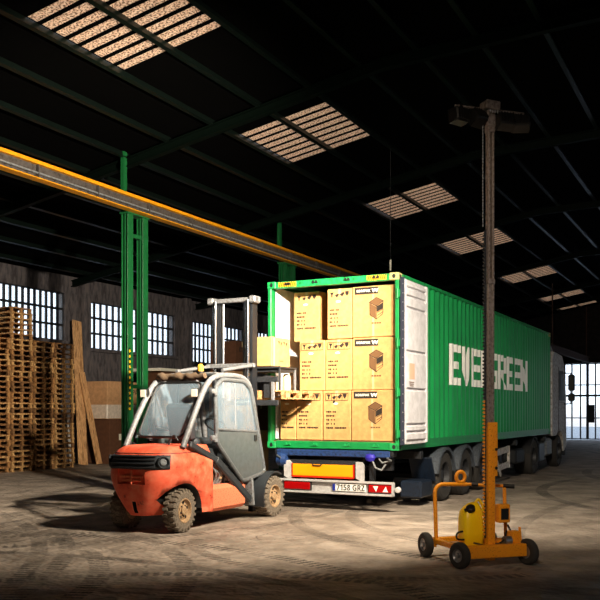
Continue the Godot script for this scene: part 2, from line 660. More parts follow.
func build_shell():
	# floor with texture coordinates in metres (layer 1) and over its whole (layer 2)
	var st = S()
	st.set_smooth_group(-1)
	var va = -19.5
	var vb = 12.4
	var ua = -6.0
	var ub = 53.2
	for f in [[va, vb, ua, ub]]:
		var cs = [[f[0], f[2]], [f[1], f[2]], [f[1], f[3]], [f[0], f[3]]]
		for t in [[0, 2, 1], [0, 3, 2]]:
			for k in [t[0], t[2], t[1]]:
				var q = cs[k]
				st.set_uv(Vector2(q[0] / 7.0, q[1] / 7.0))
				st.set_uv2(Vector2((q[0] + 20.0) / 32.0, (q[1] + 6.0) / 32.0))
				st.add_vertex(W(q[0], 0.0, q[1]))
	st.generate_normals()
	st.generate_tangents()
	var fl = put(st.commit(), "floor", M.floor, self)
	fl.set_meta("kind", "structure")
	st = S()
	bx(st, W((va + vb) / 2, -0.16, (ua + ub) / 2), Vector3(vb - va, 0.3, ub - ua))
	obj(st, "floor_slab", M.yard, fl)
	# yard outside
	st = S()
	bx(st, W(-4.0, -0.25, 80), Vector3(160, 0.3, 53.5))
	bx(st, W(-51.8, -0.25, 23.5), Vector3(64.4, 0.3, 59.5))
	obj(st, "floor_yard", M.yard, self).set_meta("kind", "structure")
	# left wall with its window openings
	st = S()
	var wv = -19.35
	var spans = left_windows()
	var top = ceil_y(-19.2) + 0.05
	var u0 = ua
	for w in spans:
		bx(st, W(wv, top / 2, (u0 + w[0]) / 2), Vector3(0.3, top, w[0] - u0))
		bx(st, W(wv, w[2] / 2, (w[0] + w[1]) / 2), Vector3(0.3, w[2], w[1] - w[0]))
		bx(st, W(wv, (w[3] + top) / 2, (w[0] + w[1]) / 2), Vector3(0.3, top - w[3], w[1] - w[0]))
		u0 = w[1]
	bx(st, W(wv, top / 2, (u0 + ub) / 2), Vector3(0.3, top, ub - u0))
	var wl = obj(st, "wall_left", M.wall, self)
	wl.set_meta("kind", "structure")
	for u in [7.5, 13.9, 21.76, 27.5, 32.6, 38.5, 44.6]:
		st = S()
		bx(st, W(-19.08, top / 2, u), Vector3(0.25, top - 0.02, 0.36), Basis(), 0.02)
		obj(st, "pilaster", M.wall, wl)
	for w in spans:
		st = S()
		bx(st, W(-19.16, w[2] - 0.05, (w[0] + w[1]) / 2), Vector3(0.16, 0.1, w[1] - w[0] + 0.2), Basis(), 0.01)
		obj(st, "window_sill", M.wall, wl)
	# right wall and wall behind the camera
	st = S()
	# high windows as in the left wall
	top = ceil_y(12.15)
	u0 = ua
	for w in right_windows():
		bx(st, W(12.3, top / 2, (u0 + w[0]) / 2), Vector3(0.3, top, w[0] - u0))
		bx(st, W(12.3, w[2] / 2, (w[0] + w[1]) / 2), Vector3(0.3, w[2], w[1] - w[0]))
		bx(st, W(12.3, (w[3] + top) / 2, (w[0] + w[1]) / 2), Vector3(0.3, top - w[3], w[1] - w[0]))
		u0 = w[1]
	bx(st, W(12.3, top / 2, (u0 + ub) / 2), Vector3(0.3, top, ub - u0))
	obj(st, "wall_right", M.wall, self).set_meta("kind", "structure")
	st = S()
	gable(st, ua - 0.15, -19.5, 12.45, 0.0)
	obj(st, "wall_near", M.wall, self).set_meta("kind", "structure")
	# far wall with the glazed gate
	st = S()
	gable(st, ub + 0.15, -19.5, -9.75, 0.0)
	gable(st, ub + 0.15, 5.25, 12.45, 0.0)
	gable(st, ub + 0.15, -9.75, 5.25, 4.55)
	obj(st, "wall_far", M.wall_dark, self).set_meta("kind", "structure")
	var g = setting("door_1")
	var vs = [-9.7, -9.25, -8.76, -8.36, -7.91, -7.45, -7.0]
	var v = -6.5
	while v < 5.2:
		vs.append(v)
		v += 0.53
	vs.append(5.2)
	var ys = [0.06, 1.3, 2.62, 3.25, 4.5]
	for i in vs.size():
		st = S()
		var wide = 0.14 if i % 3 == 0 else 0.07
		bx(st, W(vs[i], 2.29, ub), Vector3(wide, 4.5, 0.12))
		obj(st, "mullion", M.frame_dark, g)
	for k in ys.size():
		st = S()
		bx(st, W(-2.25, ys[k], ub), Vector3(15.0, 0.12 if k == 2 else 0.06, 0.1))
		obj(st, "transom", M.frame_dark, g)
	for i in vs.size() - 1:
		for k in ys.size() - 1:
			if i == 3 and k == 1:
				st = S()
				bx(st, W((vs[i] + vs[i + 1]) / 2, 1.55, ub - 0.02), Vector3(0.34, 1.05, 0.08), Basis(), 0.01)
				obj(st, "switch_cabinet", M.frame_dark, g)
			st = S()
			bx(st, W((vs[i] + vs[i + 1]) / 2, (ys[k] + ys[k + 1]) / 2, ub + 0.02), Vector3(vs[i + 1] - vs[i] - 0.05, ys[k + 1] - ys[k] - 0.05, 0.006))
			obj(st, "pane", M.pane, g)

func gable(st, u, v0, v1, y0):
	# a wall across the hall, its head following the roof
	var pts = [Vector2(v0, y0), Vector2(v1, y0), Vector2(v1, ceil_y(v1) + 0.03)]
	for v in [2.0, RIGHT_TOP_V]:
		if v > v0 + 0.01 and v < v1 - 0.01:
			pts.append(Vector2(v, ceil_y(v) + 0.03))
	pts.append(Vector2(v0, ceil_y(v0) + 0.03))
	prism(st, pts, -u - 0.15, -u + 0.15)

func left_windows():
	# from u, to u, sill height, head height, columns of panes
	return [[14.83, 20.97, 3.90, 5.42, 25], [22.14, 26.9, 3.74, 5.29, 15], [28.1, 31.95, 3.6, 5.2, 13], [33.2, 37.4, 3.6, 5.2, 13]]

func right_windows():
	return [[0.6, 6.0, 3.6, 5.3, 12], [8.0, 13.6, 3.6, 5.3, 12], [15.4, 21.0, 3.6, 5.3, 12], [23.0, 28.6, 3.6, 5.3, 12], [30.6, 36.2, 3.6, 5.3, 12]]

func skylights():
	return [[3.6, 6.0], [9.7, 12.1], [15.95, 18.45], [23.0, 25.3], [29.7, 32.2], [37.65, 40.5], [45.6, 48.0], [50.3, 52.4]]

func slab(st, va, vb, ua, ub, thick, lift := 0.0):
	# a piece of the roof between two v and two u
	var pts = [Vector2(va, ceil_y(va) + lift), Vector2(vb, ceil_y(vb) + lift), Vector2(vb, ceil_y(vb) + lift + thick), Vector2(va, ceil_y(va) + lift + thick)]
	prism(st, pts, -ub, -ua)

func build_roof():
	var c = setting("ceiling")
	var ua = -6.3
	var ub = 53.5
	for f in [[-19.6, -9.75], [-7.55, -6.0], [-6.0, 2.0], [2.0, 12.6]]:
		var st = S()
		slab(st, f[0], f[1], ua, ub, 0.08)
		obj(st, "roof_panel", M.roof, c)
	var from = ua
	for s in skylights():
		var st = S()
		slab(st, -9.75, -7.55, from, s[0], 0.08)
		obj(st, "roof_panel", M.roof, c)
		from = s[1]
	var st2 = S()
	slab(st2, -9.75, -7.55, from, ub, 0.08)
	obj(st2, "roof_panel", M.roof, c)
	# purlins along the hall
	for k in range(-9, 8):
		var v = -8.65 + 1.1 * k
		if v > 1.9:
			break
		var st = S()
		var y = ceil_y(v)
		var tilt = Basis(Vector3(0, 0, 1), atan(CEIL_B)) if v < RIGHT_TOP_V else Basis()
		bx(st, W(v, y - 0.07, 23.6), Vector3(0.05, 0.13, 59.0), tilt)
		bx(st, W(v + 0.03, y - 0.13, 23.6), Vector3(0.09, 0.012, 59.0), tilt)
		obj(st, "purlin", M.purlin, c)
	# rafters across
	for u in [0.4, 7.5, 14.95, 21.3, 28.3, 36.6, 44.4, 49.4]:
		var st = S()
		for s in [[-19.2, RIGHT_TOP_V], [RIGHT_TOP_V, 2.0], [2.0, 12.15]]:
			var a = Vector3(s[0], ceil_y(s[0]) - 0.23, -u)
			var b = Vector3(s[1], ceil_y(s[1]) - 0.23, -u)
			beam(st, a, b, 0.02, 0.18)
			for d in [-0.09, 0.09]:
				beam(st, a + Vector3(0, d, 0), b + Vector3(0, d, 0), 0.14, 0.025)
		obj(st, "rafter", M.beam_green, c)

func build_windows():
	# windows of the two long walls
	var n = 1
	for w in left_windows() + right_windows():
		var wv = -19.3 if n <= left_windows().size() else 12.3
		var g = setting("window_%d" % n)
		n += 1
		var cols = w[4]
		var du = (w[1] - w[0]) / cols
		var dy = (w[3] - w[2]) / 3.0
		var st = S()
		for i in cols + 1:
			bx(st, W(wv, (w[2] + w[3]) / 2, w[0] + du * i), Vector3(0.06, w[3] - w[2], 0.075))
		for k in 4:
			bx(st, W(wv, w[2] + dy * k, (w[0] + w[1]) / 2), Vector3(0.05, 0.07, w[1] - w[0]))
		obj(st, "window_frame", M.frame_dark, g)
		st = S()
		bx(st, Vector3.ZERO, Vector3(0.006, dy - 0.06, du - 0.065))
		var pm = shape(st)
		for i in cols:
			for k in 3:
				put(pm, "pane", M.pane, g, W(wv, w[2] + dy * (k + 0.5), w[0] + du * (i + 0.5)))
	# skylights: translucent corrugated strips with laps between them
	for s in skylights():
		var g = setting("window_%d" % n)
		n += 1
		var bands = 8
		var du = (s[1] - s[0]) / bands
		for i in bands:
			var st = S()
			slab(st, -9.72, -7.58, s[0] + du * i + du * 0.34, s[0] + du * (i + 1), 0.006, 0.004)
			obj(st, "translucent_strip", M.skylight, g)
			st = S()
			slab(st, -9.75, -7.55, s[0] + du * i, s[0] + du * i + du * 0.34, 0.012, 0.002)
			obj(st, "sheet_lap", M.roof, g)

func build_columns_and_beam():
	# crane runway along the hall
	var t = thing("crane_runway_beam", "long yellow edged crane runway beam running the length of the hall", "beam", W(-11.6, 5.92, 23.5))
	var st = S()
	bx(st, Vector3(0, 0.29, 0), Vector3(0.2, 0.05, 58.8), Basis(), 0.006)
	bx(st, Vector3(0, 0.335, 0), Vector3(0.06, 0.05, 58.8), Basis(), 0.006)
	obj(st, "top_flange", M.rail_yellow, t)
	st = S()
	bx(st, Vector3(0, 0.14, 0), Vector3(0.03, 0.26, 58.8))
	obj(st, "web", M.rail_web, t)
	st = S()
	bx(st, Vector3(0, 0.01, 0), Vector3(0.2, 0.022, 58.8), Basis(), 0.004)
	obj(st, "bottom_flange", M.rail_yellow, t)
	var z = -28.0
	while z < 28.5:
		st = S()
		bx(st, Vector3(0, 0.145, z), Vector3(0.17, 0.25, 0.02))
		obj(st, "stiffener", M.rail_web, t)
		z += 1.65
	st = S()
	tube(st, [Vector3(0.06, 0.11, -29.2), Vector3(0.06, 0.11, 29.2)], 0.02, 6)
	obj(st, "power_conduit", M.steel_grey, t)
	# lattice columns that carry it
	var names = ["behind the forklift, hazard tape on its edge", "rising behind the left edge of the container"]
	var us = [15.05, 22.05]
	for i in us.size():
		var label = "green steel lattice column " + names[i]
		var col = thing("steel_column", label, "column", W(-11.8, 0, us[i]), 0.0, "green columns under the crane runway")
		for s in [-1, 1]:
			st = S()
			var zc = -0.26 * s
			bx(st, Vector3(0, 2.95, zc), Vector3(0.018, 5.9, 0.17))
			bx(st, Vector3(-0.08, 2.95, zc), Vector3(0.016, 5.9, 0.17))
			bx(st, Vector3(0.08, 2.95, zc), Vector3(0.016, 5.9, 0.19), Basis(), 0.004)
			obj(st, "chord", M.column_green, col)
		for y in [0.5, 2.2, 5.45]:
			st = S()
			bx(st, Vector3(0, y, 0), Vector3(0.10, 0.08, 0.4))
			obj(st, "batten", M.column_green, col)
		st = S()
		bx(st, Vector3(0, 0.015, 0), Vector3(0.45, 0.03, 0.9), Basis(), 0.005)
		obj(st, "base_plate", M.column_green, col)
		st = S()
		bx(st, Vector3(0, 5.9, 0), Vector3(0.24, 0.03, 0.75))
		bx(st, Vector3(-0.14, 6.58, 0.2), Vector3(0.08, 1.36, 0.12))
		obj(st, "upper_post", M.column_green, col)
		if i == 0:
			var tp = sub("hazard_tape", col)
			st = S()
			bx(st, Vector3(0.091, 2.35, 0.29), Vector3(0.004, 1.35, 0.05))
			obj(st, "tape_backing", M.black, tp)
			for k in 12:
				st = S()
				bx(st, Vector3(0.094, 1.72 + k * 0.112, 0.29), Vector3(0.004, 0.055, 0.05), Basis(Vector3(1, 0, 0), 0.5))
				obj(st, "yellow_stripe", M.tape_yellow, tp)

# ======================================================================
# trailer, container, cargo, tractor
# ======================================================================
func road_wheel(parent, at, r, wide, out_sign, called := "wheel", tyre_mat = null):
	# a lorry wheel whose axle lies along x; out_sign tells which end is the outer face
	var w = sub(called, parent)
	w.position = at
	var key = "road_%.3f_%.3f_%d" % [r, wide, out_sign]
	if not cache.has(key):
		var xf = Transform3D(turned(Vector3(out_sign, 0, 0)), Vector3.ZERO)
		var h = wide / 2
		var st = S()
		lathe(st, [Vector2(r * 0.56, -h), Vector2(r * 0.86, -h), Vector2(r * 0.96, -h * 0.86), Vector2(r, -h * 0.6), Vector2(r, h * 0.6), Vector2(r * 0.96, h * 0.86), Vector2(r * 0.86, h), Vector2(r * 0.56, h * 0.94), Vector2(r * 0.56, -h)], xf, 36)
		for k in 4:
			lathe(st, [Vector2(r, -h * 0.5 + h * 0.3 * k), Vector2(r * 1.008, -h * 0.47 + h * 0.3 * k), Vector2(r * 1.008, -h * 0.33 + h * 0.3 * k), Vector2(r, -h * 0.3 + h * 0.3 * k)], xf, 36)
		var tyre = shape(st)
		st = S()
		lathe(st, [Vector2(0, -h * 0.8), Vector2(r * 0.57, -h * 0.8), Vector2(r * 0.57, h * 0.9), Vector2(r * 0.53, h * 0.92), Vector2(r * 0.5, h * 0.35), Vector2(r * 0.3, h * 0.12), Vector2(r * 0.22, h * 0.16), Vector2(r * 0.22, h * 0.62), Vector2(r * 0.16, h * 0.7), Vector2(0, h * 0.7)], xf, 30)
		var rim = shape(st)
		st = S()
		for k in 10:
			var a = TAU * k / 10
			var d = xf.basis * Vector3(cos(a), 0, sin(a))
			tube(st, [d * r * 0.31 + xf.basis.y * h * 0.1, d * r * 0.31 + xf.basis.y * h * 0.34], r * 0.035, 6)
		cache[key] = [tyre, rim, shape(st)]
	put(cache[key][0], "tyre", tyre_mat if tyre_mat else M.rubber, w)
	put(cache[key][1], "rim", M.steel_dark, w)
	put(cache[key][2], "wheel_nuts", M.steel_grey, w)
	return w

func arch(st, c, r0, r1, a0, a1, x0, x1, n := 14):
	# a curved guard in the y-z plane between two radii; angles from +z over +y
	for i in n:
		var t0 = lerpf(a0, a1, float(i) / n)
		var t1 = lerpf(a0, a1, float(i + 1) / n)
		var q = []
		for x in [x0, x1]:
			for e in [[r0, t0], [r1, t0], [r1, t1], [r0, t1]]:
				q.append(c + Vector3(x, sin(e[1]) * e[0], cos(e[1]) * e[0]))
		var m = (t0 + t1) / 2
		var d = Vector3(0, sin(m), cos(m))
		st.set_smooth_group(3)
		poly(st, [q[1], q[2], q[6], q[5]], d)
		poly(st, [q[0], q[3], q[7], q[4]], -d)
		st.set_smooth_group(-1)
		poly(st, [q[0], q[1], q[2], q[3]], Vector3(x0 - x1, 0, 0))
		poly(st, [q[4], q[5], q[6], q[7]], Vector3(x1 - x0, 0, 0))
		if i == 0:
			poly(st, [q[0], q[1], q[5], q[4]], Vector3(0, -cos(t0), sin(t0)))
		if i == n - 1:
			poly(st, [q[3], q[2], q[6], q[7]], Vector3(0, cos(t1), -sin(t1)))

func build_trailer():
	# origin: middle of the rear end on the ground; x across, -z towards the tractor
	var t = thing("container_trailer", "skeletal container trailer with three axles under the green container", "trailer", W(-6.21, 0, 13.18))
	var st
	for s in [-1, 1]:
		st = S()
		bx(st, Vector3(0.55 * s, 0.86, -5.9), Vector3(0.03, 0.22, 11.6))
		bx(st, Vector3(0.55 * s, 0.975, -5.9), Vector3(0.16, 0.02, 11.6))
		bx(st, Vector3(0.55 * s, 0.745, -5.9), Vector3(0.16, 0.02, 11.6))
		obj(st, "frame_rail", M.trailer_dark, t)
	for z in [-1.2, -3.6, -5.9, -8.2, -10.5, -11.6]:
		st = S()
		bx(st, Vector3(0, 0.9, z), Vector3(2.36, 0.14, 0.14), Basis(), 0.01)
		obj(st, "cross_member", M.trailer_dark, t)
	# rear beam under the container
	st = S()
	bx(st, Vector3(0, 0.955, -0.1), Vector3(2.1, 0.11, 0.2), Basis(), 0.012)
	obj(st, "rear_beam", M.trailer_blue, t)
	st = S()
	bx(st, Vector3(0, 0.83, -0.28), Vector3(2.0, 0.3, 0.1))
	obj(st, "back_plate", M.trailer_dark, t)
	for x in [-1.02, 1.02]:
		var lk = sub("twist_lock", t)
		st = S()
		bx(st, Vector3(x, 0.965, -0.1), Vector3(0.17, 0.1, 0.18), Basis(), 0.015)
		obj(st, "lock_housing", M.trailer_dark, lk)
		st = S()
		tube(st, [Vector3(x, 0.9, -0.02), Vector3(x, 0.9, 0.05), Vector3(x + 0.09, 0.86, 0.07)], 0.014, 8)
		obj(st, "lock_lever", M.steel, lk)
	# orange marker board with its holders
	var ob = sub("marker_board", t)
	st = S()
	bx(st, Vector3(-0.16, 0.66, 0.0), Vector3(1.14, 0.21, 0.02), Basis(), 0.004)
	obj(st, "orange_field", M.board_orange, ob)
	st = S()
	bx(st, Vector3(-0.16, 0.553, 0.006), Vector3(1.15, 0.03, 0.026))
	for x in [-0.735, 0.415]:
		bx(st, Vector3(x, 0.66, 0.006), Vector3(0.02, 0.23, 0.026))
	obj(st, "red_rim", M.board_red, ob)
	st = S()
	bx(st, Vector3(-0.16, 0.80, -0.05), Vector3(1.25, 0.07, 0.03))
	obj(st, "board_rail", M.steel_dark, ob)
	st = S()
	tube(st, [Vector3(-0.35, 0.77, 0.0), Vector3(-0.33, 0.745, 0.025), Vector3(-0.2, 0.745, 0.025), Vector3(-0.16, 0.78, 0.0)], 0.012, 6)
	obj(st, "board_handle", M.black, ob)
	for s in [[-0.83, 0], [0.52, 1]]:
		st = S()
		prism(st, [Vector2(-0.07, -0.13), Vector2(0.07, -0.2), Vector2(0.07, 0.1), Vector2(0.03, 0.14), Vector2(-0.07, 0.14)], -0.03, 0.02, Transform3D(Basis(), Vector3(s[0], 0.68, -0.01)))
		obj(st, "side_bracket", M.bumper_grey, t)
	# bumper with its lamps and number plate
	var bp = sub("bumper", t)
	st = S()
	bx(st, Vector3(0, 0.49, 0.03), Vector3(2.26, 0.035, 0.1), Basis(), 0.006)
	bx(st, Vector3(0, 0.295, 0.03), Vector3(2.26, 0.035, 0.1), Basis(), 0.006)
	bx(st, Vector3(0, 0.39, 0.0), Vector3(2.26, 0.2, 0.03))
	for x in [-1.12, 1.12]:
		bx(st, Vector3(x, 0.39, 0.03), Vector3(0.025, 0.22, 0.1), Basis(), 0.005)
	obj(st, "bumper_beam", M.bumper_grey, bp)
	for x in [-0.7, 0.7]:
		st = S()
		bx(st, Vector3(x, 0.62, -0.12), Vector3(0.08, 0.36, 0.08))
		obj(st, "bumper_bracket", M.trailer_dark, bp)
	for s in [[-1.03, 0.1], [-0.62, 0.5], [0.9, 0.4]]:
		var tl = sub("tail_lamp", bp)
		st = S()
		bx(st, Vector3(s[0], 0.395, 0.035), Vector3(s[1] + 0.03, 0.15, 0.05), Basis(), 0.01)
		obj(st, "lamp_housing", M.black, tl)
		st = S()
		bx(st, Vector3(s[0], 0.395, 0.062), Vector3(s[1], 0.125, 0.02), Basis(), 0.012)
		obj(st, "red_lens", M.red_lens, tl)
		if s[0] > 0:
			for d in [-0.07, 0.1]:
				st = S()
				var f = 1.0 if d > 0 else -1.0
				prism(st, [Vector2(-0.045, -0.045 * f), Vector2(0.045, -0.045 * f), Vector2(0.01, 0.045 * f)], 0.07, 0.076, Transform3D(Basis(), Vector3(s[0] + d, 0.395, 0)))
				obj(st, "reflector", M.plate_white, tl)
	var np = sub("number_plate", bp)
	st = S()
	bx(st, Vector3(0.35, 0.395, 0.05), Vector3(0.6, 0.12, 0.012), Basis(), 0.003)
	obj(st, "plate", M.plate_white, np)
	st = S()
	bx(st, Vector3(0.075, 0.395, 0.057), Vector3(0.05, 0.115, 0.004))
	obj(st, "blue_band", M.plate_blue, np)
	lettering("7158 GRZ", 0.1, M.ink, "plate_text", np, Vector3(0.375, 0.395, 0.058), Vector3.ZERO, true, 0.88)
	st = S()
	lathe(st, [Vector2(0.05, 0), Vector2(0.05, 0.04), Vector2(0.035, 0.05), Vector2(0, 0.05)], Transform3D(turned(Vector3(0, 0, 1)), Vector3(1.2, 0.39, 0.0)), 14)
	tube(st, [Vector3(1.1, 0.39, 0.0), Vector3(1.2, 0.39, 0.0)], 0.015, 6)
	obj(st, "marker_lamp", M.bumper_grey, bp)
	# coupling hoses and blue rag under the right lock
	st = S()
	lathe(st, [Vector2(0, -0.07), Vector2(0.06, -0.05), Vector2(0.085, 0.0), Vector2(0.07, 0.05), Vector2(0, 0.07)], Transform3D(Basis().scaled(Vector3(1.1, 1, 0.7)), Vector3(0.72, 0.90, 0.03)), 12)
	obj(st, "blue_canister", M.bag_blue, t)
	st = S()
	tube(st, [Vector3(0.75, 0.86, 0.03), Vector3(0.82, 0.74, 0.05), Vector3(0.92, 0.70, 0.03), Vector3(0.98, 0.8, 0.0)], 0.016, 7)
	tube(st, [Vector3(0.86, 0.88, 0.0), Vector3(0.94, 0.82, 0.04), Vector3(1.06, 0.86, 0.02)], 0.014, 7)
	obj(st, "air_hose", M.steel_grey, t)
	st = S()
	lathe(st, [Vector2(0, -0.11), Vector2(0.1, -0.09), Vector2(0.12, 0), Vector2(0.1, 0.09), Vector2(0, 0.11)], Transform3D(turned(Vector3(1, 0, 0)), Vector3(-0.95, 0.83, -0.05)), 16)
	obj(st, "brake_cylinder", M.trailer_blue, t)
	# axles, wheels and guards
	for z in [-2.35, -3.65, -4.95]:
		st = S()
		tube(st, [Vector3(-1.1, 0.47, z), Vector3(1.1, 0.47, z)], 0.07, 12)
		obj(st, "axle", M.trailer_dark, t)
		for s in [-1, 1]:
			road_wheel(t, Vector3(1.06 * s, 0.47, z), 0.47, 0.36, s)
			st = S()
			arch(st, Vector3(0, 0.47, z), 0.51, 0.53, 0.12, PI - 0.12, 0.86 * s, 1.26 * s)
			arch(st, Vector3(0, 0.47, z), 0.475, 0.53, 0.12, PI - 0.12, 1.25 * s, 1.27 * s)
			obj(st, "mudguard", M.guard_grey, t)
	st = S()
	bx(st, Vector3(1.0, 0.62, -1.72), Vector3(0.44, 0.5, 0.03), Basis(Vector3(1, 0, 0), 0.5), 0.01)
	obj(st, "splash_flap", M.guard_blue, t)
	st = S()
	bx(st, Vector3(1.0, 0.30, -1.40), Vector3(0.40, 0.30, 0.6), Basis(), 0.03)
	obj(st, "equipment_box", M.guard_blue, t)
	for z in [-3.0, -4.3]:
		st = S()
		bx(st, Vector3(1.1, 0.8, z), Vector3(0.12, 0.12, 0.22), Basis(), 0.02)
		obj(st, "guard_bracket", M.guard_grey, t)
	# pale side guard between the axles and the tractor
	var sg = sub("side_guard", t)
	st = S()
	beam(st, Vector3(1.18, 0.70, -5.75), Vector3(1.18, 0.78, -7.36), 0.03, 0.14)
	obj(st, "top_rail", M.white_dirty, sg)
	st = S()
	beam(st, Vector3(1.18, 0.36, -6.3), Vector3(1.18, 0.42, -7.36), 0.03, 0.13)
	obj(st, "lower_rail", M.white_dirty, sg)
	st = S()
	beam(st, Vector3(1.18, 0.85, -7.36), Vector3(1.18, 0.33, -7.36), 0.04, 0.06)
	obj(st, "guard_post", M.white_dirty, sg)
	st = S()
	beam(st, Vector3(1.19, 0.66, -6.1), Vector3(1.19, 0.2, -6.6), 0.03, 0.08)
	obj(st, "diagonal_brace", M.white_dirty, sg)
	# landing legs
	for s in [-1, 1]:
		var lg = sub("landing_leg", t)
		st = S()
		bx(st, Vector3(0.75 * s, 0.6, -7.9), Vector3(0.13, 0.6, 0.13), Basis(), 0.01)
		obj(st, "leg_tube", M.trailer_dark, lg)
		st = S()
		bx(st, Vector3(0.75 * s, 0.29, -7.9), Vector3(0.24, 0.03, 0.2), Basis(), 0.01)
		obj(st, "leg_foot", M.trailer_dark, lg)
	st = S()
	bx(st, Vector3(1.0, 0.55, -8.6), Vector3(0.36, 0.36, 0.9), Basis(), 0.04)
	obj(st, "tool_box", M.trailer_dark, t)

func corrugated(st, x, z0, z1, y0, y1, deep, sgn, pitch := 0.278, uvs := false):
	# trapezoid ribbed wall in the y-z plane at x; ribs step back by deep
	var prof = []
	var n = int(round(absf(z1 - z0) / pitch))
	var p = (z1 - z0) / n
	for i in n:
		var z = z0 + p * i
		for q in [[0.0, 0.0], [0.26, 0.0], [0.5, 1.0], [0.76, 1.0]]:
			prof.append(Vector2(z + p * q[0], x - sgn * deep * q[1]))
	prof.append(Vector2(z1, x))
	st.set_smooth_group(-1)
	for i in prof.size() - 1:
		var a = prof[i]
		var b = prof[i + 1]
		var c = [[a, y0], [b, y0], [b, y1], [a, y1]]
		var pts = []
		for e in c:
			pts.append(Vector3(e[0].y, e[1], e[0].x))
		var nn = (pts[1] - pts[0]).cross(pts[2] - pts[0])
		var order = [0, 1, 2, 0, 2, 3] if nn.x * sgn < 0 else [0, 2, 1, 0, 3, 2]
		for k in order:
			if uvs:
				st.set_uv(Vector2((c[k][0].x - z0) / (z1 - z0), 1.0 - (c[k][1] - y0) / (y1 - y0)))
			st.add_vertex(pts[k])

func build_container():
	# origin: middle of the rear bottom edge
	var t = thing("shipping_container", "long green high-cube shipping container with white lettering, open at the rear", "container", W(-6.225, 1.02, 13.18))
	var wd = 2.438
	var ht = 2.896
	var ln = 12.19
	var hw = wd / 2
	var st
	# corner posts and castings
	for z in [-0.08, -ln + 0.08]:
		for s in [-1, 1]:
			st = S()
			bx(st, Vector3(s * (hw - 0.036), ht / 2, z), Vector3(0.07, ht - 0.2, 0.15), Basis(), 0.012)
			obj(st, "corner_post", M.cont_green, t)
			for y in [0.06, ht - 0.06]:
				var cc = sub("corner_casting", t)
				st = S()
				bx(st, Vector3(s * (hw - 0.081), y, z + (0.0 if z > -1 else 0.0)), Vector3(0.162, 0.118, 0.178), Basis(), 0.008)
				obj(st, "casting_block", M.casting if y > 1 and s > 0 else M.cont_edge, cc)
				st = S()
				lathe(st, [Vector2(0.03, 0.0), Vector2(0.0, 0.0)], Transform3D(turned(Vector3(0, 0, 1)) * Basis().scaled(Vector3(1, 1, 1.25)), Vector3(s * (hw - 0.081), y, z + 0.0905 * (1 if z > -1 else -1))), 16)
				obj(st, "lifting_hole", M.black, cc)
				st = S()
				lathe(st, [Vector2(0.034, 0.0), Vector2(0.0, 0.0)], Transform3D(turned(Vector3(1, 0, 0)), Vector3(s * (hw + 0.0015), y, z)), 16)
				obj(st, "lifting_hole", M.black, cc)
	# rails
	for s in [-1, 1]:
		st = S()
		bx(st, Vector3(s * (hw - 0.035), ht - 0.035, -ln / 2), Vector3(0.06, 0.06, ln - 0.3), Basis(), 0.006)
		obj(st, "top_side_rail", M.cont_edge, t)
		st = S()
		bx(st, Vector3(s * (hw - 0.02), 0.085, -ln / 2), Vector3(0.012, 0.15, ln - 0.3))
		bx(st, Vector3(s * (hw - 0.05), 0.155, -ln / 2), Vector3(0.07, 0.012, ln - 0.3))
		bx(st, Vector3(s * (hw - 0.05), 0.012, -ln / 2), Vector3(0.07, 0.012, ln - 0.3))
		obj(st, "bottom_side_rail", M.cont_green, t)
	st = S()
	bx(st, Vector3(0, ht - 0.065, -0.06), Vector3(wd - 0.32, 0.11, 0.1), Basis(), 0.008)
	obj(st, "door_header", M.cont_edge, t)
	st = S()
	bx(st, Vector3(0, 0.07, -0.06), Vector3(wd - 0.32, 0.125, 0.1), Basis(), 0.008)
	obj(st, "door_sill", M.cont_green, t)
	# locking cams on header and sill
	for y in [0.07, ht - 0.065]:
		for x in [-0.82, -0.3, 0.3, 0.82]:
			st = S()
			for d in [-0.03, 0.03]:
				prism(st, [Vector2(-0.028, -0.02), Vector2(0.028, -0.02), Vector2(0.01, 0.025), Vector2(-0.01, 0.025)], -0.012, 0.012, Transform3D(Basis(), Vector3(x + d, y + 0.01, 0.0)))
			obj(st, "cam_keeper", M.black if y > 1 else M.cont_edge, t)
	# yellow and black height warning stripes
	for s in [-1, 1]:
		var hz = sub("warning_stripes", t)
		st = S()
		bx(st, Vector3(s * 0.83, ht - 0.062, -0.008), Vector3(0.34, 0.085, 0.004))
		obj(st, "stripe_field", M.tape_yellow, hz)
		for k in 9:
			st = S()
			prism(st, [Vector2(-0.018, -0.042), Vector2(0.0, -0.042), Vector2(0.03, 0.042), Vector2(0.012, 0.042)], 0.0, 0.002, Transform3D(Basis(), Vector3(s * 0.83 - 0.15 + k * 0.036, ht - 0.062, -0.006)))
			obj(st, "black_stripe", M.black, hz)
	# sides
	st = S()
	corrugated(st, hw - 0.012, -0.145, -12.045, 0.15, ht - 0.06, 0.046, 1, 0.278, true)
	obj(st, "side_panel", M.side_print, t)
	st = S()
	corrugated(st, -hw + 0.012, -0.145, -12.045, 0.15, ht - 0.06, 0.036, -1)
	obj(st, "side_panel", M.cont_green, t)
	# pale lining sheets inside
	for s in [-1, 1]:
		st = S()
		bx(st, Vector3(s * (hw - 0.072), ht / 2 + 0.04, -ln / 2), Vector3(0.008, ht - 0.24, ln - 0.34))
		obj(st, "inner_lining", M.white_paint, t)
	st = S()
	bx(st, Vector3(0, ht - 0.025, -ln / 2), Vector3(wd - 0.12, 0.02, ln - 0.2))
	obj(st, "roof_sheet", M.cont_green, t)
	st = S()
	bx(st, Vector3(0, ht / 2, -ln + 0.06), Vector3(wd - 0.2, ht - 0.2, 0.04))
	obj(st, "front_wall", M.cont_green, t)
	st = S()
	bx(st, Vector3(0, 0.125, -ln / 2), Vector3(wd - 0.14, 0.028, ln - 0.2))
	obj(st, "plywood_floor", M.plywood, t)
	# right door leaf, swung right round against the side: its white inner face shows
	var d = sub("door_leaf", t)
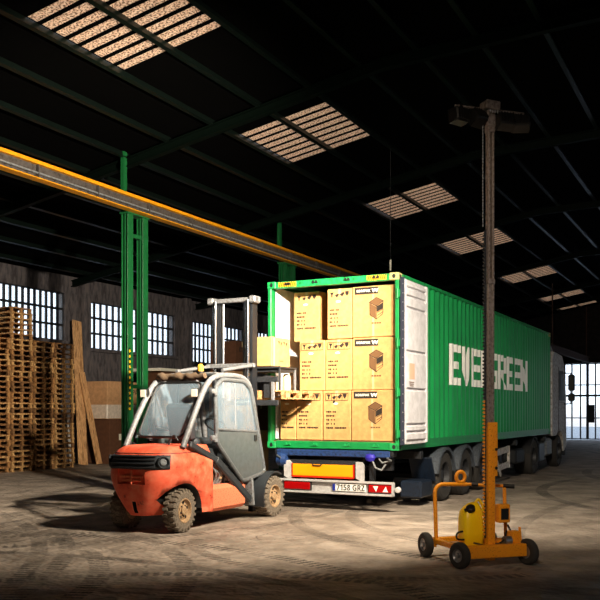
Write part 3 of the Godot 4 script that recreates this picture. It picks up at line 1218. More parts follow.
	d.position = Vector3(hw + 0.055, 0, 0.02)
	var y0 = 0.1
	var y1 = ht - 0.1
	var dw = 1.17
	st = S()
	bx(st, Vector3(0, (y0 + y1) / 2, -dw / 2), Vector3(0.035, y1 - y0, dw), Basis(), 0.004)
	obj(st, "door_core", M.white_paint, d)
	# white panels between the grooves
	var cuts = [0.15, 0.30, 0.42, 1.0, 1.62, 2.33, 2.52, 2.66, y1 - 0.03]
	for i in cuts.size() - 1:
		st = S()
		var a = cuts[i] + 0.018
		var b = cuts[i + 1] - 0.018
		bx(st, Vector3(0.03, (a + b) / 2, -dw / 2 - 0.01), Vector3(0.034, b - a, dw - 0.2), Basis(), 0.015)
		obj(st, "inner_panel", M.white_paint, d)
	for z in [-0.07, -dw + 0.05]:
		st = S()
		bx(st, Vector3(0.032, (y0 + y1) / 2, z), Vector3(0.036, y1 - y0 - 0.02, 0.085), Basis(), 0.008)
		obj(st, "stile", M.white_paint, d)
	st = S()
	bx(st, Vector3(0.015, (y0 + y1) / 2, 0.0), Vector3(0.075, y1 - y0 + 0.02, 0.035), Basis(), 0.01)
	obj(st, "rubber_gasket", M.gasket, d)
	for k in 18:
		st = S()
		lathe(st, [Vector2(0.011, 0), Vector2(0.011, 0.006), Vector2(0, 0.008)], Transform3D(turned(Vector3(0, 0, 1)), Vector3(0.03, y0 + 0.08 + k * 0.148, 0.017)), 8)
		obj(st, "gasket_rivet", M.steel, d)
	for y in [0.28, 0.95, 1.75, 2.55]:
		st = S()
		tube(st, [Vector3(-0.07, y - 0.08, 0.0), Vector3(-0.07, y + 0.08, 0.0)], 0.022, 8)
		bx(st, Vector3(-0.04, y, 0.0), Vector3(0.06, 0.12, 0.02))
		obj(st, "hinge", M.cont_green, d)
	st = S()
	bx(st, Vector3(0.0485, 1.30, -0.36), Vector3(0.003, 0.26, 0.26))
	obj(st, "paper_label", M.label_pink, d)
	st = S()
	for k in 3:
		bx(st, Vector3(0.0505, 1.12 - k * 0.03, -0.34), Vector3(0.002, 0.014, 0.24 - k * 0.03))
	obj(st, "label_print", M.ink_brown, d)

func carton(called, label, group, v0, v1, y0, y1, deep, kind, u := 13.38):
	# a printed carton, its rear face at u
	var w = v1 - v0
	var h = y1 - y0
	var t = thing(called, label, "carton", W((v0 + v1) / 2, y0, u), 0.0, group)
	var st = S()
	bx(st, Vector3(0, h / 2, -deep / 2), Vector3(w - 0.008, h - 0.004, deep), Basis(), 0.012)
	obj(st, "box_body", M.carton, t)
	st = S()
	bx(st, Vector3(0, h - 0.001, -deep / 2), Vector3(0.05, 0.003, deep - 0.03))
	bx(st, Vector3(0, h - 0.05, 0.0005), Vector3(0.05, 0.09, 0.003))
	if kind == "wide":
		bx(st, Vector3(0.0, h / 2, 0.0007), Vector3(0.035, h - 0.03, 0.003))
	obj(st, "packing_tape", M.tape_clear, t)
	if kind == "wide":
		var lb = sub("maker_label", t)
		st = S()
		bx(st, Vector3(-w * 0.16, h * 0.905, 0.003), Vector3(0.42, 0.115, 0.004))
		obj(st, "label_field", M.ink, lb)
		lettering("KOMPAK", 0.043, M.label_white, "label_text", lb, Vector3(-w * 0.16 - 0.055, h * 0.905, 0.006), Vector3.ZERO, true, 1.05)
		st = S()
		for d in [0.0, 0.055]:
			prism(st, [Vector2(0.09 + d, 0.03), Vector2(0.115 + d, 0.03), Vector2(0.125 + d, -0.005), Vector2(0.135 + d, 0.03), Vector2(0.155 + d, 0.03), Vector2(0.132 + d, -0.032), Vector2(0.116 + d, -0.032)], 0.004, 0.007, Transform3D(Basis(), Vector3(-w * 0.16 + 0.005, h * 0.905, 0)))
		obj(st, "label_mark", M.label_white, lb)
		# drawing of the cabinet inside, in slanting view
		var dr = sub("cabinet_drawing", t)
		var o = Transform3D(Basis(), Vector3(0.055, h * 0.585, 0.003))
		st = S()
		prism(st, [Vector2(-0.13, 0.075), Vector2(0.0, 0.155), Vector2(0.13, 0.09), Vector2(0.0, 0.01)], 0.0, 0.002, o)
		prism(st, [Vector2(-0.115, 0.06), Vector2(-0.01, 0.0), Vector2(-0.01, -0.2), Vector2(-0.115, -0.13)], 0.0, 0.002, o)
		obj(st, "drawing_pale_faces", M.ink_brown, dr)
		st = S()
		prism(st, [Vector2(0.01, 0.0), Vector2(0.12, 0.06), Vector2(0.12, -0.03), Vector2(0.01, -0.09)], 0.0, 0.002, o)
		obj(st, "drawing_dark_face", M.ink, dr)
		st = S()
		var outline = [[Vector2(-0.13, 0.075), Vector2(0.0, 0.155)], [Vector2(0.0, 0.155), Vector2(0.13, 0.09)], [Vector2(0.13, 0.09), Vector2(0.0, 0.01)], [Vector2(0.0, 0.01), Vector2(-0.13, 0.075)], [Vector2(-0.115, 0.06), Vector2(-0.115, -0.13)], [Vector2(0.0, 0.01), Vector2(0.0, -0.21)], [Vector2(0.12, 0.08), Vector2(0.12, -0.12)], [Vector2(-0.115, -0.13), Vector2(0.0, -0.21)], [Vector2(0.0, -0.21), Vector2(0.12, -0.12)], [Vector2(0.02, -0.1), Vector2(0.12, -0.04)], [Vector2(0.02, -0.15), Vector2(0.12, -0.09)], [Vector2(0.01, 0.0), Vector2(0.12, 0.06)]]
		for l in outline:
			beam(st, o * Vector3(l[0].x, l[0].y, 0.002), o * Vector3(l[1].x, l[1].y, 0.002), 0.009, 0.004, Vector3(0, 0, 1))
		obj(st, "drawing_lines", M.ink, dr)
		st = S()
		for k in 4:
			bx(st, Vector3(-0.01 + k * 0.045, h * 0.27, 0.002), Vector3(0.036, 0.026, 0.003))
		obj(st, "caption_print", M.ink_brown, t)
	else:
		# handling symbols in a row
		var sy = sub("handling_symbols", t)
		var ys = h * 0.88 if kind != "small" else h * 0.8
		var k0 = minf(1.0, w / 0.5)
		for k in 4:
			st = S()
			var x = (-0.15 + k * 0.1) * k0
			match k:
				0:
					prism(st, [Vector2(x - 0.039, ys + 0.039), Vector2(x + 0.039, ys + 0.039), Vector2(x + 0.010, ys - 0.007), Vector2(x + 0.010, ys - 0.046), Vector2(x - 0.010, ys - 0.046), Vector2(x - 0.010, ys - 0.007)], 0.001, 0.004)
				1:
					prism(st, [Vector2(x - 0.039, ys - 0.013), Vector2(x, ys - 0.052), Vector2(x + 0.046, ys + 0.0), Vector2(x + 0.007, ys + 0.013)], 0.001, 0.004)
				2:
					prism(st, [Vector2(x - 0.046, ys - 0.007), Vector2(x + 0.026, ys + 0.046), Vector2(x + 0.046, ys + 0.013), Vector2(x + 0.007, ys - 0.039)], 0.001, 0.004)
				3:
					prism(st, [Vector2(x - 0.036, ys + 0.046), Vector2(x + 0.036, ys + 0.046), Vector2(x + 0.029, ys), Vector2(x, ys - 0.039), Vector2(x - 0.029, ys)], 0.001, 0.004)
			obj(st, "symbol", M.ink, sy)
		if kind == "framed":
			st = S()
			for dy in [-0.065, 0.055]:
				bx(st, Vector3(0, ys + dy, 0.002), Vector3(0.42 * k0, 0.01, 0.003))
			for x in [-0.21, -0.1, 0.0, 0.1, 0.21]:
				bx(st, Vector3(x * k0, ys - 0.005, 0.002), Vector3(0.007, 0.12, 0.003))
			obj(st, "symbol_frame", M.ink, sy)
		if kind != "small":
			st = S()
			lathe(st, [Vector2(0.045, 0.0), Vector2(0.045, 0.002), Vector2(0, 0.002)], Transform3D(turned(Vector3(0, 0, 1)) * Basis().scaled(Vector3(1, 1, 0.4)), Vector3(-0.02, h * 0.74, 0.001)), 14)
			obj(st, "sticker", M.label_white, t)
			st = S()
			var lens = [[[-0.2, 0.1], [-0.08, 0.07]], [[-0.2, 0.16], [-0.02, 0.0]], [[-0.2, 0.06], [-0.11, 0.03], [-0.06, 0.03]], [[-0.2, 0.06], [-0.11, 0.02], [-0.06, 0.03]], [[-0.2, 0.13], [-0.04, 0.22]]]
			for i in lens.size():
				for e in lens[i]:
					var n = maxi(1, int(e[1] / 0.028))
					for q in n:
						bx(st, Vector3((e[0] + (q + 0.5) * e[1] / n) * k0, h * 0.575 - i * 0.068, 0.002), Vector3(e[1] / n * 0.8 * k0, 0.024 if (q + i) % 2 == 0 else 0.032, 0.003))
			obj(st, "text_lines", M.ink, t)
		else:
			st = S()
			for k in 3:
				bx(st, Vector3(-0.1 + k * 0.045, h * 0.2, 0.002), Vector3(0.03, 0.014, 0.003))
			obj(st, "text_lines", M.ink_brown, t)
	return t

func build_cargo():
	var g = "cartons loaded in the container"
	var y1 = 1.162
	var y2 = 2.015
	var y3 = 2.895
	var top = 3.755
	carton("tall_carton", "carton bottom left in the container, crossed by the pallet's shadow", g, -7.3, -6.985, y1, y2, 0.75, "framed")
	carton("tall_carton", "bottom row carton second from left in the container", g, -6.98, -6.475, y1, y2, 0.75, "framed")
	var c = carton("tall_carton", "bottom row carton with a round black hole under its symbols", g, -6.465, -5.94, y1, y2, 0.75, "framed")
	var st = S()
	lathe(st, [Vector2(0.024, 0.0), Vector2(0.024, 0.002), Vector2(0, 0.002)], Transform3D(turned(Vector3(0, 0, 1)), Vector3(-0.05, 0.655, 0.001)), 14)
	obj(st, "hand_hole", M.black, c)
	carton("wide_carton", "wide carton with cabinet drawing, bottom right in the container", g, -5.93, -5.165, y1, y2, 0.75, "wide", 13.37)
	carton("tall_carton", "middle row carton beside the dark gap in the container", g, -6.92, -6.425, y2, y3 - 0.01, 0.75, "framed")
	carton("tall_carton", "middle row carton in the centre of the container load", g, -6.42, -5.92, y2, y3 - 0.01, 0.75, "framed", 13.39)
	carton("wide_carton", "wide carton with cabinet drawing in the middle row", g, -5.915, -5.155, y2, y3, 0.75, "wide")
	carton("tall_carton", "top row carton beside the white inner wall of the container", g, -7.17, -6.655, y3, top + 0.02, 0.6, "plain", 13.65)
	carton("tall_carton", "top row carton between dark slit and wide carton", g, -6.395, -5.925, y3, top, 0.6, "plain", 13.4)
	carton("wide_carton", "wide carton with cabinet drawing, top right in the container", g, -5.915, -5.15, y3 + 0.005, top + 0.005, 0.75, "wide")

func build_tractor():
	# origin: under the middle of the cab's rear wall; -z is forward
	var t = thing("truck_tractor", "dirty white truck tractor coupled ahead of the green container", "truck", W(-6.25, 0, 25.75))
	var st = S()
	var prof = [Vector2(0.0, 0.95), Vector2(0.0, 3.2), Vector2(0.25, 3.42), Vector2(1.5, 3.36), Vector2(1.85, 3.1), Vector2(2.15, 2.1), Vector2(2.2, 0.6), Vector2(1.75, 0.45), Vector2(1.62, 0.85), Vector2(1.35, 1.08), Vector2(0.85, 1.08), Vector2(0.58, 0.95)]
	prism(st, prof, -1.22, 1.22, Transform3D(Basis(Vector3(0, 0, -1), Vector3(0, 1, 0), Vector3(1, 0, 0)), Vector3.ZERO))
	obj(st, "cab_shell", M.white_dirty, t)
	for s in [-1, 1]:
		st = S()
		prism(st, [Vector2(1.0, 2.0), Vector2(1.0, 2.9), Vector2(1.62, 2.9), Vector2(1.9, 2.0)], 1.222, 1.232, Transform3D(Basis(Vector3(0, 0, -1), Vector3(0, 1, 0), Vector3(s, 0, 0)), Vector3.ZERO))
		obj(st, "side_window", M.cab_dark, t)
		st = S()
		for l in [[Vector2(0.93, 1.1), Vector2(0.93, 3.0)], [Vector2(0.93, 1.95), Vector2(1.95, 1.95)], [Vector2(1.98, 1.0), Vector2(1.95, 1.95)]]:
			beam(st, Vector3(1.222 * s, l[0].y, -l[0].x), Vector3(1.222 * s, l[1].y, -l[1].x), 0.02, 0.012)
		obj(st, "door_seam", M.black, t)
		var mr = sub("mirror", t)
		st = S()
		tube(st, [Vector3(1.22 * s, 2.85, -1.75), Vector3(1.42 * s, 2.85, -1.8), Vector3(1.42 * s, 1.9, -1.8), Vector3(1.22 * s, 1.9, -1.8)], 0.02, 7)
		obj(st, "mirror_arm", M.black, mr)
		st = S()
		bx(st, Vector3(1.45 * s, 2.55, -1.78), Vector3(0.2, 0.5, 0.12), Basis(), 0.04)
		bx(st, Vector3(1.45 * s, 2.1, -1.78), Vector3(0.2, 0.24, 0.12), Basis(), 0.04)
		obj(st, "mirror_housing", M.lamp_black, mr)
		# steps, tank and wheels
		st = S()
		bx(st, Vector3(1.02 * s, 0.65, 0.45), Vector3(0.4, 0.5, 0.8), Basis(), 0.06)
		obj(st, "fuel_tank", M.steel_grey, t)
		road_wheel(t, Vector3(1.05 * s, 0.48, -1.1), 0.48, 0.32, s)
		road_wheel(t, Vector3(1.0 * s, 0.47, 2.45), 0.47, 0.48, s)
		st = S()
		arch(st, Vector3(0, 0.47, 2.45), 0.50, 0.52, 0.2, PI - 0.2, 0.75 * s, 1.24 * s)
		obj(st, "mudguard", M.trailer_dark, t)
		st = S()
		bx(st, Vector3(0.42 * s, 0.72, 1.2), Vector3(0.09, 0.2, 4.6))
		obj(st, "chassis_rail", M.trailer_dark, t)
		st = S()
		bx(st, Vector3(1.19 * s, 0.55, 1.4), Vector3(0.05, 0.5, 0.7), Basis(), 0.02)
		obj(st, "side_skirt", M.guard_blue, t)
	st = S()
	prism(st, [Vector2(0.3, 3.4), Vector2(1.3, 3.36), Vector2(0.5, 3.68), Vector2(0.3, 3.7)], -1.05, 1.05, Transform3D(Basis(Vector3(0, 0, -1), Vector3(0, 1, 0), Vector3(1, 0, 0)), Vector3.ZERO))
	obj(st, "roof_deflector", M.white_dirty, t)
	st = S()
	prism(st, [Vector2(1.93, 3.0), Vector2(1.95, 3.0), Vector2(2.22, 2.1), Vector2(2.2, 2.1)], -1.1, 1.1, Transform3D(Basis(Vector3(0, 0, -1), Vector3(0, 1, 0), Vector3(1, 0, 0)), Vector3.ZERO))
	obj(st, "windscreen", M.cab_dark, t)
	st = S()
	bx(st, Vector3(0, 0.55, -2.15), Vector3(2.4, 0.5, 0.16), Basis(), 0.04)
	obj(st, "front_bumper", M.steel_dark, t)

# ======================================================================
# forklift: origin under the middle of the rear axle, x right, -z forward
# ======================================================================
const CW = [[0.24, 0.22, 0.36], [0.32, 0.29, 0.41], [0.48, 0.42, 0.46], [0.64, 0.53, 0.49], [0.78, 0.57, 0.50], [0.95, 0.57, 0.48], [1.06, 0.55, 0.44], [1.13, 0.51, 0.38], [1.17, 0.46, 0.30], [1.185, 0.40, 0.22]]

func cw_at(y):
	for i in CW.size() - 1:
		if y <= CW[i + 1][0]:
			var k = clampf((y - CW[i][0]) / (CW[i + 1][0] - CW[i][0]), 0, 1)
			return Vector2(lerpf(CW[i][1], CW[i + 1][1], k), lerpf(CW[i][2], CW[i + 1][2], k))
	return Vector2(CW[-1][1], CW[-1][2])

func cw_point(y, a, grow := 0.0):
	# point of the rear outline at angle a: 0 = right side, PI/2 = rear, PI = left side
	var d = cw_at(y)
	var e = 0.52
	var c = cos(a)
	var s = sin(a)
	var x = signf(c) * pow(absf(c), e) * (d.x + grow)
	var zr = 0.62
	var z = pow(absf(s), e) * (d.y + zr + grow) - zr
	# the lower body tucks in only behind the rear wheels
	var k = smoothstep(0.25, -0.25, z)
	var full = 0.565 + grow - maxf(0.0, y - 1.0) * 0.6
	x = lerpf(x, signf(c) * full * pow(absf(c), 0.15), k)
	return Vector3(x, y, z)

func fork_wheel(parent, at, r, wide, s, yaw := 0.0):
	var w = sub("wheel", parent)
	w.position = at
	w.rotation.y = yaw
	var xf = Transform3D(turned(Vector3(s, 0, 0)), Vector3.ZERO)
	var h = wide / 2
	var key = "fork_%.2f_%.2f_%d" % [r, wide, s]
	if not cache.has(key):
		var st = S()
		lathe(st, [Vector2(r * 0.55, -h), Vector2(r * 0.8, -h), Vector2(r * 0.93, -h * 0.8), Vector2(r * 0.95, -h * 0.4), Vector2(r * 0.95, h * 0.4), Vector2(r * 0.93, h * 0.8), Vector2(r * 0.8, h), Vector2(r * 0.55, h * 0.92), Vector2(r * 0.55, -h)], xf, 36)
		# lugs
		for k in 22:
			var a = TAU * k / 22
			for sd in [-1.0, 1.0]:
				var aa = a + (0.0 if sd > 0 else TAU / 44)
				var d = xf.basis * Vector3(cos(aa), 0, sin(aa))
				var tg = xf.basis * Vector3(-sin(aa), 0, cos(aa))
				var ax = xf.basis.y
				var b = Basis(d, ax, tg)
				bx(st, d * r * 0.955 + ax * sd * h * 0.5, Vector3(r * 0.09, h * 0.85, r * 0.13), b, 0.004)
				bx(st, d * r * 0.87 + ax * sd * h * 0.93, Vector3(r * 0.2, h * 0.16, r * 0.12), b, 0.004)
		var ty = shape(st)
		st = S()
		lathe(st, [Vector2(0, -h * 0.85), Vector2(r * 0.56, -h * 0.85), Vector2(r * 0.58, h * 0.86), Vector2(r * 0.56, h * 0.98), Vector2(r * 0.52, h * 0.98), Vector2(r * 0.47, h * 0.55), Vector2(r * 0.44, h * 0.5), Vector2(r * 0.3, h * 0.62), Vector2(r * 0.28, h * 0.62), Vector2(r * 0.2, h * 0.62), Vector2(r * 0.2, h * 0.85), Vector2(r * 0.15, h * 0.92), Vector2(0, h * 0.92)], xf, 30)
		var rm = shape(st)
		st = S()
		for k in 1:
			var a = 0.3
			var d = xf.basis * Vector3(cos(a), 0, sin(a))
			lathe(st, [Vector2(r * 0.075, 0), Vector2(r * 0.075, 0.004), Vector2(0, 0.004)], Transform3D(xf.basis, d * r * 0.36 + xf.basis.y * h * 0.6), 10)
		var hl = shape(st)
		st = S()
		for k in 5:
			var a = TAU * k / 5 + 0.93
			var d = xf.basis * Vector3(cos(a), 0, sin(a))
			tube(st, [d * r * 0.25 + xf.basis.y * h * 0.6, d * r * 0.25 + xf.basis.y * h * 0.78], r * 0.035, 6)
		cache[key] = [ty, rm, hl, shape(st)]
	put(cache[key][0], "tyre", M.rubber_dusty, w)
	put(cache[key][1], "rim", M.rim_beige, w)
	for k in 5:
		var ho = put(cache[key][2], "rim_opening", M.black, w)
		ho.rotation.x = TAU * k / 5
	put(cache[key][3], "wheel_nuts", M.steel_dark, w)

func pane_quad(st, pts, thick):
	# flat sheet through the points of a planar outline, with thickness
	var n = (pts[1] - pts[0]).cross(pts[2] - pts[0]).normalized()
	st.set_smooth_group(-1)
	var a = []
	var b = []
	for p in pts:
		a.append(p + n * thick / 2)
		b.append(p - n * thick / 2)
	poly(st, a, n)
	poly(st, b, -n)
	var c = Vector3.ZERO
	for p in pts:
		c += p
	c /= pts.size()
	for i in pts.size():
		var j = (i + 1) % pts.size()
		poly(st, [a[i], a[j], b[j], b[i]], (pts[i] + pts[j]) / 2 - c)

func rounded_path(pts, r, closed := false, n := 4):
	# replaces the corners of a polyline by arcs
	var out = []
	var m = pts.size()
	for i in m:
		if not closed and (i == 0 or i == m - 1):
			out.append(pts[i])
			continue
		var p = pts[i]
		var a = pts[(i + m - 1) % m]
		var b = pts[(i + 1) % m]
		var ra = minf(r, (a - p).length() * 0.45)
		var rb = minf(r, (b - p).length() * 0.45)
		var q0 = p + (a - p).normalized() * ra
		var q2 = p + (b - p).normalized() * rb
		for k in n + 1:
			var t = float(k) / n
			out.append(q0 * (1 - t) * (1 - t) + p * 2 * t * (1 - t) + q2 * t * t)
	return out

func build_forklift():
	var t = thing("forklift_truck", "worn orange forklift with grey cab, loading the green container", "forklift", W(-7.37, 0, 9.80))
	var st
	# ---- counterweight, cut out round the rear wheels
	var rings = []
	for e in CW:
		var ring = []
		for k in 25:
			ring.append(cw_point(e[0], PI * k / 24.0))
		var d = cw_at(e[0])
		var sw2 = maxf(0.0, e[0] - 1.0) * 0.6
		for q in [0, 24]:
			ring[q].x = signf(ring[q].x) * (0.565 - sw2)
		ring.append(Vector3(-0.565 + sw2, e[0], -0.66))
		ring.append(Vector3(0.565 - sw2, e[0], -0.66))
		# first and last outline points lie on the sides at z = -0.62
		rings.append(ring)
	st = S()
	loft(st, rings)
	st.index()
	st.generate_normals()
	var cwm := CSGMesh3D.new()
	cwm.name = "counterweight"
	cwm.mesh = st.commit()
	cwm.material = M.orange
	t.add_child(cwm)
	for s in [-1, 1]:
		var cut := CSGCylinder3D.new()
		cut.name = "wheel_arch"
		cut.operation = CSGShape3D.OPERATION_SUBTRACTION
		cut.radius = 0.375
		cut.height = 0.42
		cut.sides = 40
		cut.material = M.black
		cwm.add_child(cut)
		cut.rotation = Vector3(0, 0, PI / 2)
		cut.position = Vector3(0.52 * s, 0.30, 0.0)
		var slot := CSGBox3D.new()
		slot.name = "arch_slot"
		slot.operation = CSGShape3D.OPERATION_SUBTRACTION
		slot.size = Vector3(0.42, 0.5, 0.77)
		slot.material = M.black
		cwm.add_child(slot)
		slot.position = Vector3(0.52 * s, 0.05, 0.0)
	var tow := CSGBox3D.new()
	tow.name = "tow_slot"
	tow.operation = CSGShape3D.OPERATION_SUBTRACTION
	tow.size = Vector3(0.06, 0.16, 0.3)
	tow.material = M.black
	cwm.add_child(tow)
	tow.position = Vector3(0.02, 0.36, 0.45)
	var rec := CSGBox3D.new()
	rec.name = "hitch_recess"
	rec.operation = CSGShape3D.OPERATION_SUBTRACTION
	rec.size = Vector3(0.46, 0.2, 0.1)
	rec.material = M.orange
	cwm.add_child(rec)
	rec.position = Vector3(0.0, 0.78, 0.5)
	# hitch in its recess
	st = S()
	bx(st, Vector3(0, 0.78, 0.462), Vector3(0.36, 0.035, 0.02), Basis(), 0.006)
	bx(st, Vector3(0, 0.73, 0.462), Vector3(0.3, 0.03, 0.02), Basis(), 0.006)
	tube(st, [Vector3(0.0, 0.86, 0.475), Vector3(0.0, 0.66, 0.478)], 0.014, 8)
	obj(st, "hitch", M.orange_dusty, t)
	# lid seam
	st = S()
	var seam = []
	for k in 25:
		seam.append(cw_point(1.09, PI * k / 24.0, 0.001))
	tube(st, seam, 0.006, 5)
	obj(st, "lid_seam", M.cab_dark, t)
	# ---- dark grille band with louvres and round lamps
	var gr = sub("rear_grille", t)
	st = S()
	var a0 = 0.72
	var a1 = PI - 0.62
	st.set_smooth_group(1)
	for k in 28:
		var b0 = lerpf(a0, a1, k / 28.0)
		var b1 = lerpf(a0, a1, (k + 1) / 28.0)
		var ys = [0.88, 0.93, 0.98, 1.03, 1.07]
		for j in ys.size() - 1:
			poly(st, [cw_point(ys[j], b0, 0.006), cw_point(ys[j], b1, 0.006), cw_point(ys[j + 1], b1, 0.006), cw_point(ys[j + 1], b0, 0.006)], cw_point(ys[j], b0))
	for y in [0.88, 1.07]:
		for k in 28:
			var b0 = lerpf(a0, a1, k / 28.0)
			var b1 = lerpf(a0, a1, (k + 1) / 28.0)
			poly(st, [cw_point(y, b0, 0.006), cw_point(y, b1, 0.006), cw_point(y, b1, -0.01), cw_point(y, b0, -0.01)], Vector3(0, y - 1.0, 0))
	obj(st, "grille_panel", M.cab_dark, gr)
	for y in [0.905, 0.955, 1.005, 1.05]:
		st = S()
		var lp = []
		for k in 17:
			lp.append(cw_point(y, lerpf(1.16, PI - 0.9, k / 16.0), 0.012))
		tube(st, lp, 0.009, 5)
		obj(st, "louvre", M.steel_dark, gr)
	for a in [0.93, PI - 0.85]:
		var lm = sub("rear_lamp", gr)
		var p = cw_point(0.975, a, 0.0)
		var q = cw_point(0.975, a + 0.05, 0.0)
		var q0 = cw_point(0.975, a - 0.05, 0.0)
		var n = (q0 - q).cross(Vector3.UP)
		if n.z < 0:
			n = -n
		n = n.normalized()
		st = S()
		lathe(st, [Vector2(0.085, -0.02), Vector2(0.085, 0.03), Vector2(0.075, 0.038), Vector2(0.068, 0.03), Vector2(0.06, 0.012), Vector2(0.0, 0.012)], Transform3D(turned(n), p), 24)
		obj(st, "lamp_bezel", M.cab_dark, lm)
		st = S()
		lathe(st, [Vector2(0.05, 0.012), Vector2(0.04, 0.028), Vector2(0.0, 0.034)], Transform3D(turned(n), p), 20)
		obj(st, "lamp_glass", M.steel_grey, lm)
	# ---- chassis, engine bay, step tank
	st = S()
	bx(st, Vector3(0, 0.5, -1.35), Vector3(0.72, 0.6, 1.6), Basis(), 0.02)
	obj(st, "chassis", M.trailer_dark, t)
	for s in [-1, 1]:
		st = S()
		bx(st, Vector3(0.42 * s, 0.40, -1.13), Vector3(0.28, 0.38, 0.98), Basis(), 0.055)
		obj(st, "step_tank", M.orange_dusty, t)
		st = S()
		beam(st, Vector3(0.535 * s, 1.21, -0.12), Vector3(0.545 * s, 0.95, -0.8), 0.06, 0.09, Vector3.UP, 0.015)
		beam(st, Vector3(0.545 * s, 0.97, -0.76), Vector3(0.555 * s, 0.30, -1.72), 0.07, 0.12, Vector3.UP, 0.02)
		obj(st, "side_frame", M.cab_dark, t)
	st = S()
	var hr := RandomNumberGenerator.new()
	hr.seed = 5
	for k in 7:
		var z = -0.68 - k * 0.07
		tube(st, rounded_path([Vector3(0.4, 0.96 - k * 0.05, z), Vector3(0.5, 0.86 + hr.randf_range(-0.1, 0.05), z - 0.08), Vector3(0.49, 0.74, z - 0.12 - hr.randf() * 0.1), Vector3(0.42, 0.58, z - 0.2)], 0.08), 0.014 + 0.006 * (k % 3), 7)
	obj(st, "engine_hoses", M.steel_grey, t)
	st = S()
	bx(st, Vector3(0.40, 0.72, -0.78), Vector3(0.12, 0.3, 0.16), Basis(), 0.03)
	lathe(st, [Vector2(0, -0.1), Vector2(0.06, -0.09), Vector2(0.06, 0.09), Vector2(0, 0.1)], Transform3D(Basis(), Vector3(0.44, 0.76, -1.0)), 14)
	obj(st, "engine_parts", M.rim_beige, t)
	# ---- wheels
	for s in [-1, 1]:
		fork_wheel(t, Vector3(0.45 * s, 0.30, 0.0), 0.30, 0.19, s, 0.06)
		fork_wheel(t, Vector3(0.62 * s, 0.32, -2.20), 0.32, 0.24, s)
		# front wings
		var fw = sub("front_wing", t)
		st = S()
		arch(st, Vector3(0, 0.32, -2.20), 0.375, 0.395, -0.35, 2.1, 0.40 * s, 0.75 * s)
		obj(st, "wing_top", M.cab_dark, fw)
		st = S()
		prism(st, [Vector2(1.72, 0.22), Vector2(1.66, 0.45), Vector2(1.78, 0.68), Vector2(2.03, 0.78), Vector2(2.3, 0.72), Vector2(2.2, 0.69), Vector2(1.98, 0.63), Vector2(1.86, 0.42), Vector2(1.82, 0.2)], 0.42, 0.46, Transform3D(Basis(Vector3(0, 0, -1), Vector3(0, 1, 0), Vector3(s, 0, 0)), Vector3.ZERO))
		obj(st, "wing_side", M.steel_dark, fw)
		st = S()
		bx(st, Vector3(0.52 * s, 0.42, -1.72), Vector3(0.2, 0.42, 0.05), Basis(Vector3(1, 0, 0), 0.12), 0.01)
		obj(st, "wing_rear", M.steel_grey, fw)
	st = S()
	tube(st, [Vector3(-0.55, 0.32, -2.2), Vector3(0.55, 0.32, -2.2)], 0.09, 12)
	obj(st, "front_axle", M.trailer_dark, t)
	# ---- cab
	var cab = sub("cab", t)
	for s in [-1, 1]:
		st = S()
		var path = rounded_path([Vector3(0.49 * s, 1.16, -0.02), Vector3(0.49 * s, 1.62, -0.30), Vector3(0.47 * s, 2.10, -0.66), Vector3(0.46 * s, 2.2, -1.0), Vector3(0.46 * s, 2.2, -1.62), Vector3(0.47 * s, 2.08, -1.86), Vector3(0.52 * s, 0.66, -2.22)], 0.28, false, 5)
		tube(st, path, 0.042, 10)
		obj(st, "cab_pillar", M.cab_grey, cab)
	st = S()
	bx(st, Vector3(0, 2.19, -1.3), Vector3(0.86, 0.035, 0.72), Basis(), 0.01)
	obj(st, "roof_plate", M.cab_dark, cab)
	for k in 5:
		st = S()
		bx(st, Vector3(0, 2.225, -1.02 - k * 0.14), Vector3(0.84, 0.03, 0.05), Basis(), 0.008)
		obj(st, "roof_bar", M.cab_grey, cab)
	# dirty rolled cover over the rear edge of the roof
	st = S()
	var rp = []
	var rr = []
	for k in 17:
		var x = lerpf(-0.42, 0.40, k / 16.0)
		rp.append(Vector3(x, 2.17 + 0.012 * sin(k * 2.1), -0.72 + 0.015 * sin(k * 1.3)))
		rr.append(0.052 + 0.008 * sin(k * 1.1))
	tube(st, rp, rr, 10)
	obj(st, "rolled_cover", M.cloth_brown, cab)
	# glazing
	st = S()
	pane_quad(st, [Vector3(-0.43, 1.28, -0.16), Vector3(0.43, 1.28, -0.16), Vector3(0.42, 2.08, -0.66), Vector3(-0.42, 2.08, -0.66)], 0.006)
	obj(st, "rear_pane", M.cab_glass, cab)
	st = S()
	var rw = rounded_path([Vector3(-0.4, 1.30, -0.165), Vector3(0.4, 1.30, -0.165), Vector3(0.4, 2.08, -0.655), Vector3(-0.4, 2.08, -0.655)], 0.12, true)
	tube(st, rw, 0.018, 6, false, true)
	obj(st, "rear_pane_seal", M.black, cab)
	st = S()
	pane_quad(st, [Vector3(-0.44, 1.0, -2.12), Vector3(0.44, 1.0, -2.12), Vector3(0.42, 2.05, -1.88), Vector3(-0.42, 2.05, -1.88)], 0.006)
	obj(st, "front_pane", M.cab_glass, cab)
	# doors on both sides
	for s in [-1, 1]:
		var d = sub("cab_door", cab)
		var ol = [Vector3(0.545 * s, 2.0, -0.74), Vector3(0.51 * s, 2.13, -0.98), Vector3(0.51 * s, 2.12, -1.62), Vector3(0.52 * s, 2.0, -1.80), Vector3(0.575 * s, 0.70, -2.14), Vector3(0.575 * s, 0.60, -1.47), Vector3(0.57 * s, 1.2, -0.76)]
		st = S()
		tube(st, rounded_path(ol, 0.1, true), 0.034, 8, false, true)
		obj(st, "door_frame", M.door_grey, d)
		var e = func(y, z): return Vector3((0.51 + (2.13 - y) * 0.043) * s, y, z)
		st = S()
		tube(st, [e.call(1.40, -0.78), e.call(1.34, -1.95)], 0.022, 7)
		obj(st, "door_rail", M.door_grey, d)
		st = S()
